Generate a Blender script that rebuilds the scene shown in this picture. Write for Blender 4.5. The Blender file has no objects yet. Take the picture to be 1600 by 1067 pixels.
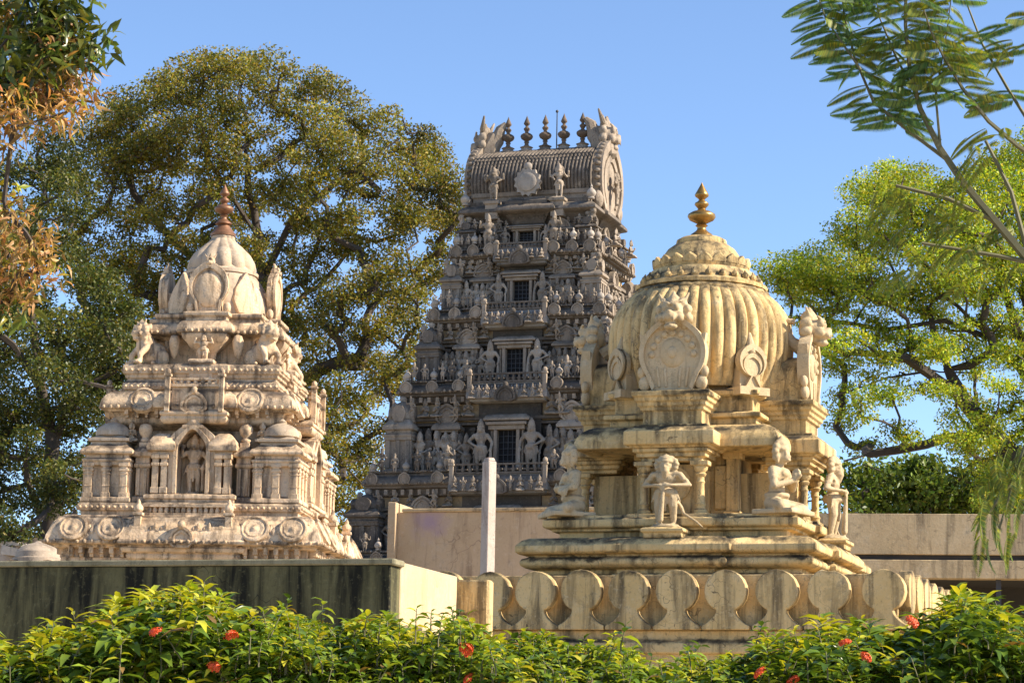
import bpy, bmesh, math, random
import numpy as np
from mathutils import Vector, Matrix, Euler
R = math.radians
PI = math.pi
random.seed(7)
rng = np.random.default_rng(11)
scene = bpy.context.scene
col = scene.collection

# ---------------------------------------------------------------- camera
FPX, PITCH, ROLL, EYE = 4000.0, R(9.7), R(1.1), 1.5
cam_d = bpy.data.cameras.new('camera')
cam_d.sensor_width = 36.0
cam_d.lens = 36.0 * FPX / 1600.0
cam_d.clip_start = 0.1
cam_d.clip_end = 5000
cam = bpy.data.objects.new('camera', cam_d)
col.objects.link(cam)
cam.matrix_world = Matrix.Translation((0, 0, EYE)) @ Matrix.Rotation(PI/2 + PITCH, 4, 'X') @ Matrix.Rotation(ROLL, 4, 'Z')
scene.camera = cam
CM = cam.matrix_world.to_3x3()

def at(px, py, Y):
    """point of the place seen at photo pixel (px, py), at distance Y along the ground axis"""
    d = CM @ Vector(((px-800)/FPX, -(py-533.5)/FPX, -1.0))
    return Vector((d.x*Y/d.y, Y, EYE + d.z*Y/d.y))

def Z(px, py, Y):
    return at(px, py, Y).z

# ---------------------------------------------------------------- world, sun, exposure
SUN_EL, SUN_AZ = R(37), R(79)      # azimuth measured from -Y (behind the camera) towards +X (right)
world = bpy.data.worlds.new('World')
scene.world = world
world.use_nodes = True
wn = world.node_tree
bg = wn.nodes['Background']
sky = wn.nodes.new('ShaderNodeTexSky')
sky.sky_type = 'NISHITA'
sky.sun_disc = False
sky.sun_elevation = SUN_EL
sdir = Vector((math.sin(SUN_AZ)*math.cos(SUN_EL), -math.cos(SUN_AZ)*math.cos(SUN_EL), math.sin(SUN_EL)))
sky.sun_rotation = math.atan2(sdir.x, sdir.y)
sky.altitude = 3000
sky.air_density = 1.0
sky.dust_density = 0.0
sky.ozone_density = 2.8
wn.links.new(sky.outputs[0], bg.inputs[0])
bg.inputs[1].default_value = 0.12
sun_d = bpy.data.lights.new('sun', 'SUN')
sun_d.energy = 4.8
sun_d.angle = R(0.5)
sun_d.color = (1.0, 0.88, 0.70)
sun = bpy.data.objects.new('sun', sun_d)
col.objects.link(sun)
sun.rotation_euler = sdir.to_track_quat('Z', 'Y').to_euler()
sun.location = (30, 0, 40)
scene.view_settings.view_transform = 'Standard'
scene.view_settings.look = 'None'
scene.view_settings.exposure = 1.08
scene.view_settings.gamma = 1.0
scene.view_settings.use_curve_mapping = False
scene.render.engine = 'CYCLES'
scene.cycles.max_bounces = 6
scene.cycles.transparent_max_bounces = 8

# ---------------------------------------------------------------- tagging helpers
def tag(o, label=None, cat=None, group=None, kind=None):
    if label: o['label'] = label
    if cat: o['category'] = cat
    if group: o['group'] = group
    if kind: o['kind'] = kind
    return o

def empty(name, loc, rz=0, label=None, cat=None, group=None):
    o = bpy.data.objects.new(name, None)
    o.empty_display_size = 0.2
    col.objects.link(o)
    o.location = loc
    o.rotation_euler = (0, 0, rz)
    return tag(o, label, cat, group)

def inst(me, name, parent=None, loc=(0, 0, 0), rz=0.0, sc=1.0, rx=0.0, ry=0.0):
    o = bpy.data.objects.new(name, me)
    col.objects.link(o)
    if parent is not None: o.parent = parent
    o.location = loc
    o.rotation_euler = (rx, ry, rz)
    o.scale = (sc, sc, sc) if not isinstance(sc, (tuple, list)) else sc
    return o

# ---------------------------------------------------------------- mesh builder
def rect(hx, hy=None):
    hy = hx if hy is None else hy
    return [(-hx, -hy), (hx, -hy), (hx, hy), (-hx, hy)]

def stepped(hx, hy, px=(), py=()):
    """rectangle with centred projections: px on front/back sides, py on left/right sides; each (half width, proud)"""
    def side(h, pr):
        pts = [(-h, 0)]
        for w, p in pr: pts.append((-w, None, p))
        return pts
    def run(h, pr):
        out = [(-h, 0.0)]; cur = 0.0
        for w, p in pr:
            out += [(-w, cur), (-w, p)]; cur = p
        return out + [(-t, o) for t, o in reversed(out)]
    f = run(hx, px); s = run(hy, py)
    pl = [(t, -hy-o) for t, o in f][:-1]
    pl += [(hx+o, t) for t, o in s][:-1]
    pl += [(-t, hy+o) for t, o in f][:-1]
    pl += [(-hx-o, -t) for t, o in s][:-1]
    return pl

class MB:
    def __init__(self):
        self.v = []; self.f = []
    def add(self, vs, fs, M=None):
        o = len(self.v)
        if M is not None: vs = [M @ Vector(p) for p in vs]
        self.v += [tuple(p) for p in vs]
        self.f += [tuple(i+o for i in q) for q in fs]
        return self
    def box(self, c, s, top=None, M=None):
        x, y, z = c; a, b, h = s[0]/2, s[1]/2, s[2]/2
        ta, tb = (a, b) if top is None else (top[0]/2, top[1]/2)
        vs = [(x-a, y-b, z-h), (x+a, y-b, z-h), (x+a, y+b, z-h), (x-a, y+b, z-h),
              (x-ta, y-tb, z+h), (x+ta, y-tb, z+h), (x+ta, y+tb, z+h), (x-ta, y+tb, z+h)]
        return self.add(vs, [(3, 2, 1, 0), (4, 5, 6, 7), (0, 1, 5, 4), (1, 2, 6, 5), (2, 3, 7, 6), (3, 0, 4, 7)], M)
    def sweep(self, plan, prof, M=None, capb=True, capt=True):
        n = len(plan); vs = []; fs = []
        nr = []
        for i in range(n):
            x0, y0 = plan[i]; x1, y1 = plan[(i+1) % n]
            l = math.hypot(x1-x0, y1-y0) or 1
            nr.append(((y1-y0)/l, -(x1-x0)/l))
        mit = []
        for i in range(n):
            a = nr[i-1]; b = nr[i]
            d = 1 + a[0]*b[0] + a[1]*b[1]
            mit.append(((a[0]+b[0])/d, (a[1]+b[1])/d))
        for off, z in prof:
            for (x, y), (mx, my) in zip(plan, mit): vs.append((x+mx*off, y+my*off, z))
        for k in range(len(prof)-1):
            for i in range(n):
                j = (i+1) % n
                fs.append((k*n+i, k*n+j, (k+1)*n+j, (k+1)*n+i))
        if capb: fs.append(tuple(reversed(range(n))))
        if capt: fs.append(tuple(range((len(prof)-1)*n, len(prof)*n)))
        return self.add(vs, fs, M)
    def lathe(self, prof, n=24, c=(0, 0, 0), M=None, fn=None):
        vs = []; fs = []
        for k, (r, z) in enumerate(prof):
            for i in range(n):
                a = 2*PI*i/n
                rr = r if fn is None else r*fn(a, k/(len(prof)-1))
                vs.append((c[0]+rr*math.cos(a), c[1]+rr*math.sin(a), c[2]+z))
        for k in range(len(prof)-1):
            for i in range(n):
                j = (i+1) % n
                fs.append((k*n+i, k*n+j, (k+1)*n+j, (k+1)*n+i))
        fs.append(tuple(reversed(range(n))))
        fs.append(tuple(range((len(prof)-1)*n, len(prof)*n)))
        return self.add(vs, fs, M)
    def extr(self, pts, y0, y1, M=None, inset=0.0):
        """outline (x, z), counter-clockwise seen from -y, extruded from y0 (front) to y1; inset chamfers the front edge"""
        n = len(pts); cx = sum(p[0] for p in pts)/n; cz = sum(p[1] for p in pts)/n
        rings = []
        if inset:
            s = inset
            rings.append([(x + (cx-x)*s, y0, z+(cz-z)*s) for x, z in pts])
            rings.append([(x, y0+abs(y1-y0)*0.22, z) for x, z in pts])
        else:
            rings.append([(x, y0, z) for x, z in pts])
        rings.append([(x, y1, z) for x, z in pts])
        vs = [p for r_ in rings for p in r_]; fs = [tuple(range(n))]
        for k in range(len(rings)-1):
            for i in range(n):
                j = (i+1) % n
                fs.append((k*n+j, k*n+i, (k+1)*n+i, (k+1)*n+j))
        fs.append(tuple(reversed(range((len(rings)-1)*n, len(rings)*n))))
        return self.add(vs, fs, M)
    def ring(self, outer, inner, y0, y1, M=None):
        """frame between two open outlines of equal length, extruded in y"""
        n = len(outer); vs = []; fs = []
        for y in (y0, y1):
            vs += [(x, y, z) for x, z in outer]; vs += [(x, y, z) for x, z in inner]
        o0, i0, o1, i1 = 0, n, 2*n, 3*n
        for i in range(n-1):
            j = i+1
            fs += [(o0+i, i0+i, i0+j, o0+j), (o1+j, i1+j, i1+i, o1+i), (o0+j, o1+j, o1+i, o0+i), (i0+i, i1+i, i1+j, i0+j)]
        fs += [(o0, o1, i1, i0), (o0+n-1, i0+n-1, i1+n-1, o1+n-1)]
        return self.add(vs, fs, M)
    def tube(self, pts, rads, n=6, M=None):
        vs = []; fs = []; m = len(pts)
        pts = [Vector(p) for p in pts]
        up = None
        for k in range(m):
            t = (pts[min(k+1, m-1)] - pts[max(k-1, 0)])
            t = t.normalized() if t.length > 1e-9 else Vector((0, 0, 1))
            if up is None:
                up = Vector((0, 0, 1)) if abs(t.z) < 0.9 else Vector((1, 0, 0))
            a = t.cross(up)
            a = a.normalized() if a.length > 1e-6 else t.orthogonal().normalized()
            b = a.cross(t).normalized(); up = b
            for i in range(n):
                q = 2*PI*i/n
                vs.append(pts[k] + (a*math.cos(q) + b*math.sin(q))*rads[k])
        for k in range(m-1):
            for i in range(n):
                j = (i+1) % n
                fs.append((k*n+j, k*n+i, (k+1)*n+i, (k+1)*n+j))
        fs.append(tuple(range(n)))
        fs.append(tuple(reversed(range((m-1)*n, m*n))))
        return self.add(vs, fs, M)
    def ell(self, c, r, n=10, m=7, M=None):
        c = Vector(c); vs = [c+Vector((0, 0, -r[2]))]; fs = []
        for k in range(1, m):
            t = -PI/2 + PI*k/m
            for i in range(n):
                a = 2*PI*i/n
                vs.append(c+Vector((r[0]*math.cos(t)*math.cos(a), r[1]*math.cos(t)*math.sin(a), r[2]*math.sin(t))))
        vs.append(c+Vector((0, 0, r[2]))); last = len(vs)-1
        for i in range(n):
            j = (i+1) % n
            fs.append((0, 1+j, 1+i))
            for k in range(m-2):
                fs.append((1+k*n+i, 1+k*n+j, 1+(k+1)*n+j, 1+(k+1)*n+i))
            fs.append((1+(m-2)*n+i, 1+(m-2)*n+j, last))
        return self.add(vs, fs, M)
    def cap(self, p0, p1, r0, r1, n=8):
        p0 = Vector(p0); p1 = Vector(p1); d = (p1-p0)
        if d.length < 1e-6: d = Vector((0, 0, 1e-4))
        u = d.normalized()
        k = [p0-u*r0, p0-u*r0*0.6, p0, p1, p1+u*r1*0.6, p1+u*r1]
        return self.tube(k, [r0*0.05, r0*0.78, r0, r1, r1*0.78, r1*0.05], n)
    def mesh(self, name, mat, bev=0.0, smooth=35, seg=1):
        me = bpy.data.meshes.new(name)
        me.from_pydata(self.v, [], self.f)
        if bev:
            bm = bmesh.new(); bm.from_mesh(me)
            bmesh.ops.remove_doubles(bm, verts=bm.verts, dist=1e-5)
            es = [e for e in bm.edges if len(e.link_faces) == 2 and e.calc_face_angle(0) > R(32)]
            bmesh.ops.bevel(bm, geom=es, offset=bev, segments=seg, profile=0.6, affect='EDGES', clamp_overlap=True)
            bm.to_mesh(me); bm.free()
        if smooth:
            me.shade_smooth(); me.set_sharp_from_angle(angle=R(smooth))
        if mat: me.materials.append(mat)
        return me
    def build(self, name, mat, parent=None, loc=(0, 0, 0), rz=0.0, bev=0.0, smooth=35, seg=1, sc=1.0):
        return inst(self.mesh(name, mat, bev, smooth, seg), name, parent, loc, rz, sc)

def sculpt(name, mb, mat, voxel, smooth_it=2):
    """fuse overlapping solids into one continuous carved surface"""
    me = bpy.data.meshes.new(name+'_raw'); me.from_pydata(mb.v, [], mb.f)
    o = bpy.data.objects.new(name+'_raw', me); col.objects.link(o)
    m = o.modifiers.new('r', 'REMESH'); m.mode = 'VOXEL'; m.voxel_size = voxel; m.use_smooth_shade = True
    if smooth_it:
        s = o.modifiers.new('s', 'SMOOTH'); s.factor = 0.5; s.iterations = smooth_it
    dg = bpy.context.evaluated_depsgraph_get()
    out = bpy.data.meshes.new_from_object(o.evaluated_get(dg))
    bpy.data.objects.remove(o); bpy.data.meshes.remove(me)
    out.name = name
    out.materials.clear(); out.materials.append(mat)
    out.shade_smooth()
    return out

# ---------------------------------------------------------------- materials
def new_mat(name):
    m = bpy.data.materials.new(name); m.use_nodes = True
    nt = m.node_tree
    return m, nt, nt.nodes['Principled BSDF']

def N(nt, t, **kw):
    n = nt.nodes.new(t)
    for k, v in kw.items(): setattr(n, k, v)
    return n

def ramp(nt, fac, p0, p1, c0=(0, 0, 0, 1), c1=(1, 1, 1, 1)):
    r = N(nt, 'ShaderNodeValToRGB')
    r.color_ramp.elements[0].position = p0; r.color_ramp.elements[1].position = p1
    r.color_ramp.elements[0].color = c0; r.color_ramp.elements[1].color = c1
    nt.links.new(fac, r.inputs[0]); return r.outputs[0]

def mixc(nt, fac, a, b, mode='MIX'):
    m = N(nt, 'ShaderNodeMix', data_type='RGBA', blend_type=mode)
    for s, v in ((m.inputs[0], fac), (m.inputs[6], a), (m.inputs[7], b)):
        if isinstance(v, (int, float)): s.default_value = v
        elif isinstance(v, (tuple, list)): s.default_value = (*v[:3], 1)
        else: nt.links.new(v, s)
    return m.outputs[2]

def mul(nt, a, b):
    m = N(nt, 'ShaderNodeMath', operation='MULTIPLY')
    for s, v in ((m.inputs[0], a), (m.inputs[1], b)):
        if isinstance(v, (int, float)): s.default_value = v
        else: nt.links.new(v, s)
    return m.outputs[0]

def noise(nt, vec, scale, detail=5, rough=0.6, dist=0.0):
    n = N(nt, 'ShaderNodeTexNoise')
    n.inputs['Scale'].default_value = scale; n.inputs['Detail'].default_value = detail
    n.inputs['Roughness'].default_value = rough; n.inputs['Distortion'].default_value = dist
    nt.links.new(vec, n.inputs['Vector']); return n.outputs['Fac']

def stone(name, c1, c2, grime, pale, streak=0.5, mould=0.5, scale=1.0, bump=0.25, rough=0.85, vary=0.12, tops=0.6, slo=0.52, shi=0.70):
    """weathered plaster or stone: two body tones, pale rubbed patches, dark rain streaks, mould on ledges"""
    m, nt, b = new_mat(name)
    g = N(nt, 'ShaderNodeNewGeometry'); pos = g.outputs['Position']
    base = mixc(nt, ramp(nt, noise(nt, pos, 1.3*scale, 6), 0.35, 0.65), c1, c2)
    base = mixc(nt, mul(nt, ramp(nt, noise(nt, pos, 4.5*scale, 7, 0.7), 0.55, 0.72), 0.7), base, pale)
    mp = N(nt, 'ShaderNodeMapping'); mp.inputs['Scale'].default_value = (5*scale, 5*scale, 0.55*scale)
    nt.links.new(pos, mp.inputs['Vector'])
    st = ramp(nt, noise(nt, mp.outputs[0], 1.0, 6, 0.65, 0.4), slo, shi)
    base = mixc(nt, mul(nt, st, streak), base, grime)
    fl = ramp(nt, noise(nt, pos, 9*scale, 8, 0.75), 0.56, 0.66)
    base = mixc(nt, mul(nt, fl, mould*0.75), base, grime)
    sp = ramp(nt, noise(nt, pos, 38*scale, 4, 0.7), 0.58, 0.68)
    base = mixc(nt, mul(nt, sp, mould*0.6), base, grime)
    ld = ramp(nt, noise(nt, pos, 22*scale, 5, 0.7), 0.56, 0.68)
    base = mixc(nt, mul(nt, ld, 0.45), base, pale)
    vo = N(nt, 'ShaderNodeTexVoronoi', feature='DISTANCE_TO_EDGE'); vo.inputs['Scale'].default_value = 2.2*scale
    wv = N(nt, 'ShaderNodeVectorMath', operation='ADD'); wn_ = N(nt, 'ShaderNodeTexNoise'); wn_.inputs['Scale'].default_value = 4*scale
    nt.links.new(pos, wn_.inputs['Vector']); nt.links.new(pos, wv.inputs[0]); nt.links.new(wn_.outputs['Color'], wv.inputs[1]); nt.links.new(wv.outputs[0], vo.inputs['Vector'])
    ck = ramp(nt, vo.outputs[0], 0.004, 0.014, (1, 1, 1, 1), (0, 0, 0, 1))
    ck = mul(nt, ck, ramp(nt, noise(nt, pos, 1.1*scale, 3), 0.48, 0.6))
    base = mixc(nt, mul(nt, ck, 0.75), base, grime)
    bl = ramp(nt, noise(nt, pos, 2.1*scale, 9, 0.78, 0.6), 0.55, 0.63)
    base = mixc(nt, mul(nt, bl, mould*0.8), base, tuple(0.45*a+0.55*b for a, b in zip(grime, c1)))
    sx = N(nt, 'ShaderNodeSeparateXYZ'); nt.links.new(g.outputs['Normal'], sx.inputs[0])
    up = ramp(nt, sx.outputs[2], 0.35, 0.8)
    tm = ramp(nt, noise(nt, pos, 3.0*scale, 8, 0.7), 0.42, 0.62)
    base = mixc(nt, mul(nt, mul(nt, up, tm), tops), base, grime)
    if vary:
        oi = N(nt, 'ShaderNodeObjectInfo')
        hv = N(nt, 'ShaderNodeHueSaturation')
        mr = N(nt, 'ShaderNodeMapRange'); mr.inputs[3].default_value = 1-vary; mr.inputs[4].default_value = 1+vary
        nt.links.new(oi.outputs['Random'], mr.inputs[0]); nt.links.new(mr.outputs[0], hv.inputs['Value'])
        nt.links.new(base, hv.inputs['Color']); base = hv.outputs[0]
    nt.links.new(base, b.inputs['Base Color'])
    b.inputs['Roughness'].default_value = rough
    b.inputs['Specular IOR Level'].default_value = 0.25
    bp = N(nt, 'ShaderNodeBump'); bp.inputs['Strength'].default_value = bump; bp.inputs['Distance'].default_value = 0.045
    h = N(nt, 'ShaderNodeMath', operation='ADD')
    nt.links.new(noise(nt, pos, 14*scale, 8, 0.7), h.inputs[0])
    nt.links.new(mul(nt, noise(nt, pos, 3*scale, 4), 1.4), h.inputs[1])
    nt.links.new(h.outputs[0], bp.inputs['Height']); nt.links.new(bp.outputs[0], b.inputs['Normal'])
    return m

def mould_bands(mat, levels, colr, amt=0.8, width=0.05):
    """black rain mould that has settled along given ledges, broken up by noise"""
    nt = mat.node_tree; b = nt.nodes['Principled BSDF']; c = b.inputs['Base Color'].links[0].from_socket
    g = N(nt, 'ShaderNodeNewGeometry'); pos = g.outputs['Position']; sx = N(nt, 'ShaderNodeSeparateXYZ'); nt.links.new(pos, sx.inputs[0])
    wob = N(nt, 'ShaderNodeMath', operation='MULTIPLY_ADD'); nt.links.new(noise(nt, pos, 7, 6, 0.7), wob.inputs[0]); wob.inputs[1].default_value = 0.22; nt.links.new(sx.outputs[2], wob.inputs[2])
    tot = None
    for L in levels:
        d = N(nt, 'ShaderNodeMath', operation='SUBTRACT'); nt.links.new(wob.outputs[0], d.inputs[0]); d.inputs[1].default_value = L+0.11
        a = N(nt, 'ShaderNodeMath', operation='ABSOLUTE'); nt.links.new(d.outputs[0], a.inputs[0])
        m = ramp(nt, a.outputs[0], width*0.2, width, (1, 1, 1, 1), (0, 0, 0, 1))
        if tot is None: tot = m
        else:
            s = N(nt, 'ShaderNodeMath', operation='MAXIMUM'); nt.links.new(tot, s.inputs[0]); nt.links.new(m, s.inputs[1]); tot = s.outputs[0]
    f = mul(nt, mul(nt, tot, ramp(nt, noise(nt, pos, 2.3, 5, 0.6), 0.40, 0.58)), amt)
    nt.links.new(mixc(nt, f, c, colr), b.inputs['Base Color'])

def plain(name, c, rough=0.7, metal=0.0, var=0.25, scale=8.0):
    m, nt, b = new_mat(name)
    g = N(nt, 'ShaderNodeNewGeometry')
    f = noise(nt, g.outputs['Position'], scale, 5)
    d = tuple(x*(1-var) for x in c)
    nt.links.new(mixc(nt, f, d, tuple(min(1, x*(1+var)) for x in c)), b.inputs['Base Color'])
    b.inputs['Roughness'].default_value = rough; b.inputs['Metallic'].default_value = metal
    bp = N(nt, 'ShaderNodeBump'); bp.inputs['Strength'].default_value = 0.10; bp.inputs['Distance'].default_value = 0.01
    nt.links.new(noise(nt, g.outputs['Position'], scale*6, 4), bp.inputs['Height']); nt.links.new(bp.outputs[0], b.inputs['Normal'])
    return m

def leafmat(name, gloss=0.4, trans=0.35):
    """leaf colour comes from a per-leaf tint stored on the mesh; thin leaves pass light"""
    m, nt, b = new_mat(name)
    at_ = N(nt, 'ShaderNodeAttribute', attribute_name='tint')
    g = N(nt, 'ShaderNodeNewGeometry')
    c = mixc(nt, mul(nt, noise(nt, g.outputs['Position'], 25, 2), 0.35), at_.outputs['Color'], (0.02, 0.05, 0.01))
    nt.links.new(c, b.inputs['Base Color'])
    b.inputs['Roughness'].default_value = gloss
    b.inputs['Specular IOR Level'].default_value = 0.35
    tr = N(nt, 'ShaderNodeBsdfTranslucent')
    tc = mixc(nt, 1.0, c, (1.25, 1.15, 0.45), 'MULTIPLY')
    nt.links.new(tc, tr.inputs[0])
    mx = N(nt, 'ShaderNodeMixShader'); mx.inputs[0].default_value = trans
    nt.links.new(b.outputs[0], mx.inputs[1]); nt.links.new(tr.outputs[0], mx.inputs[2])
    nt.links.new(mx.outputs[0], nt.nodes['Material Output'].inputs[0])
    return m

M_RS = stone('cream_plaster', (0.62, 0.43, 0.185), (0.70, 0.505, 0.245), (0.045, 0.036, 0.025), (0.72, 0.57, 0.34), 0.75, 0.6, 1.0, 0.4, tops=1.0, slo=0.48, shi=0.63, vary=0.07)
mould_bands(M_RS, (3.14, 3.95, 4.20, 4.44, 4.73, 5.86, 6.28, 7.80, 8.0), (0.035, 0.03, 0.022), 0.9)
M_RSS = stone('statue_plaster', (0.50, 0.38, 0.22), (0.60, 0.46, 0.28), (0.06, 0.05, 0.035), (0.66, 0.54, 0.37), 0.35, 0.35, 2.0, 0.25, tops=0.5, vary=0.08)
M_LS = stone('pink_plaster', (0.64, 0.45, 0.275), (0.72, 0.53, 0.345), (0.07, 0.05, 0.038), (0.78, 0.66, 0.52), 0.8, 0.62, 1.1, 0.4, tops=0.9, vary=0.10, slo=0.48, shi=0.64)
mould_bands(M_LS, (5.22, 5.66, 5.92, 6.88, 7.58, 7.84, 8.06, 8.34, 8.92, 9.2), (0.06, 0.048, 0.04), 0.8, 0.06)
M_LSD = stone('weathered_dome', (0.46, 0.36, 0.26), (0.55, 0.42, 0.29), (0.08, 0.065, 0.055), (0.60, 0.52, 0.42), 0.5, 0.4, 1.3, 0.25, tops=0.5)
M_GP = stone('dark_granite', (0.095, 0.077, 0.061), (0.165, 0.135, 0.108), (0.022, 0.020, 0.019), (0.36, 0.30, 0.24), 0.6, 0.45, 0.55, 0.4, tops=0.55, vary=0.22)
M_GPD = stone('recess_shade_granite', (0.055, 0.047, 0.040), (0.095, 0.080, 0.066), (0.014, 0.013, 0.012), (0.20, 0.165, 0.13), 0.6, 0.4, 0.6, 0.4, vary=0.15)  # storey walls: shade behind the figures put into a darker granite colour
M_GPL = stone('pale_granite', (0.25, 0.20, 0.152), (0.34, 0.275, 0.212), (0.032, 0.027, 0.023), (0.52, 0.435, 0.345), 0.55, 0.4, 0.7, 0.35, tops=0.5, vary=0.25)
M_GPO = stone('ochre_plaster', (0.40, 0.27, 0.14), (0.46, 0.35, 0.22), (0.07, 0.06, 0.05), (0.50, 0.42, 0.32), 0.45, 0.35, 0.7, 0.3, vary=0.15)
M_BULB = stone('whitewashed_stone', (0.36, 0.31, 0.26), (0.44, 0.38, 0.32), (0.08, 0.07, 0.06), (0.52, 0.46, 0.39), 0.35, 0.3, 2.0, 0.2, vary=0.2)
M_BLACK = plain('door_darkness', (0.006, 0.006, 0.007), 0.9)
M_GOLD = plain('tarnished_brass', (0.34, 0.20, 0.06), 0.35, 0.75, 0.45, 14)
M_COPPER = plain('old_copper', (0.22, 0.11, 0.06), 0.5, 0.5, 0.4, 14)
M_IRON = plain('iron_rod', (0.05, 0.05, 0.055), 0.6, 0.3)
M_BARK = plain('dark_bark', (0.060, 0.046, 0.036), 0.9, 0, 0.4, 10)
M_BARKL = plain('grey_bark', (0.13, 0.11, 0.09), 0.9, 0, 0.4, 10)
M_LEAF = leafmat('leaf_matt', 0.45, 0.38)
M_LEAFG = leafmat('leaf_glossy', 0.30, 0.33)
# ---------------------------------------------------------------- sculpture library
def V(*a): return Vector(a)

def hand(mb, wrist, tip, s=1.0, palm_side=None):
    """palm, four unequal fingers and a thumb"""
    w = Vector(wrist); t = Vector(tip); d = (t-w); L = d.length; d.normalize()
    side = Vector(palm_side) if palm_side else d.cross(V(0, 1, 0))
    side = (side - d*side.dot(d)).normalized()
    mb.cap(w, w+d*L*0.45, 0.022*s, 0.026*s)
    for k, (o, l) in enumerate(((-0.024, 0.85), (-0.008, 1.0), (0.008, 0.95), (0.022, 0.78))):
        mb.cap(w+d*L*0.4+side*o*s, w+d*L*l+side*o*1.3*s, 0.010*s, 0.008*s, 6)
    mb.cap(w+d*L*0.15-side*0.02*s, w+d*L*0.6-side*0.05*s, 0.011*s, 0.009*s, 6)

def head(mb, c, yaw=0.0, s=1.0, crown=0.16, beard=False, mane=False):
    """head with brow, nose, mouth, ears and a tall tiered crown; looks along -Y turned by yaw"""
    Mx = Matrix.Translation(c) @ Matrix.Rotation(yaw, 4, 'Z') @ Matrix.Scale(s, 4)
    q = MB()
    q.ell((0, 0, 0), (0.058, 0.066, 0.078))
    q.ell((0, -0.05, -0.028), (0.036, 0.03, 0.036))
    q.cap((0, -0.064, 0.012), (0, -0.078, -0.018), 0.009, 0.014, 6)
    q.cap((-0.024, -0.058, 0.02), (0.024, -0.058, 0.02), 0.013, 0.013, 6)
    for sx in (-1, 1):
        q.ell((sx*0.026, -0.058, 0.004), (0.012, 0.010, 0.009), 6, 5)
        q.ell((sx*0.064, 0.0, -0.01), (0.014, 0.02, 0.035), 6, 5)
        q.ell((sx*0.066, 0.0, -0.055), (0.016, 0.018, 0.02), 6, 5)
    q.cap((-0.018, -0.076, -0.044), (0.018, -0.076, -0.044), 0.008, 0.008, 6)
    if beard: q.cap((0, -0.05, -0.06), (0, -0.045, -0.13), 0.04, 0.02)
    if mane:
        for k in range(9):
            a = PI*(-0.15 + 1.3*k/8)
            q.ell((0.085*math.cos(a), 0.01, 0.02+0.085*math.sin(a)), (0.032, 0.035, 0.032), 7, 5)
    q.lathe([(0.066, 0.035), (0.074, 0.05), (0.066, 0.065), (0.060, 0.07), (0.058, 0.07+crown*0.35), (0.046, 0.07+crown*0.4),
             (0.042, 0.07+crown*0.65), (0.028, 0.07+crown*0.7), (0.024, 0.07+crown*0.9), (0.012, 0.07+crown*0.94), (0.004, 0.07+crown*1.1)], 10)
    mb.add(q.v, q.f, Mx)

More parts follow.
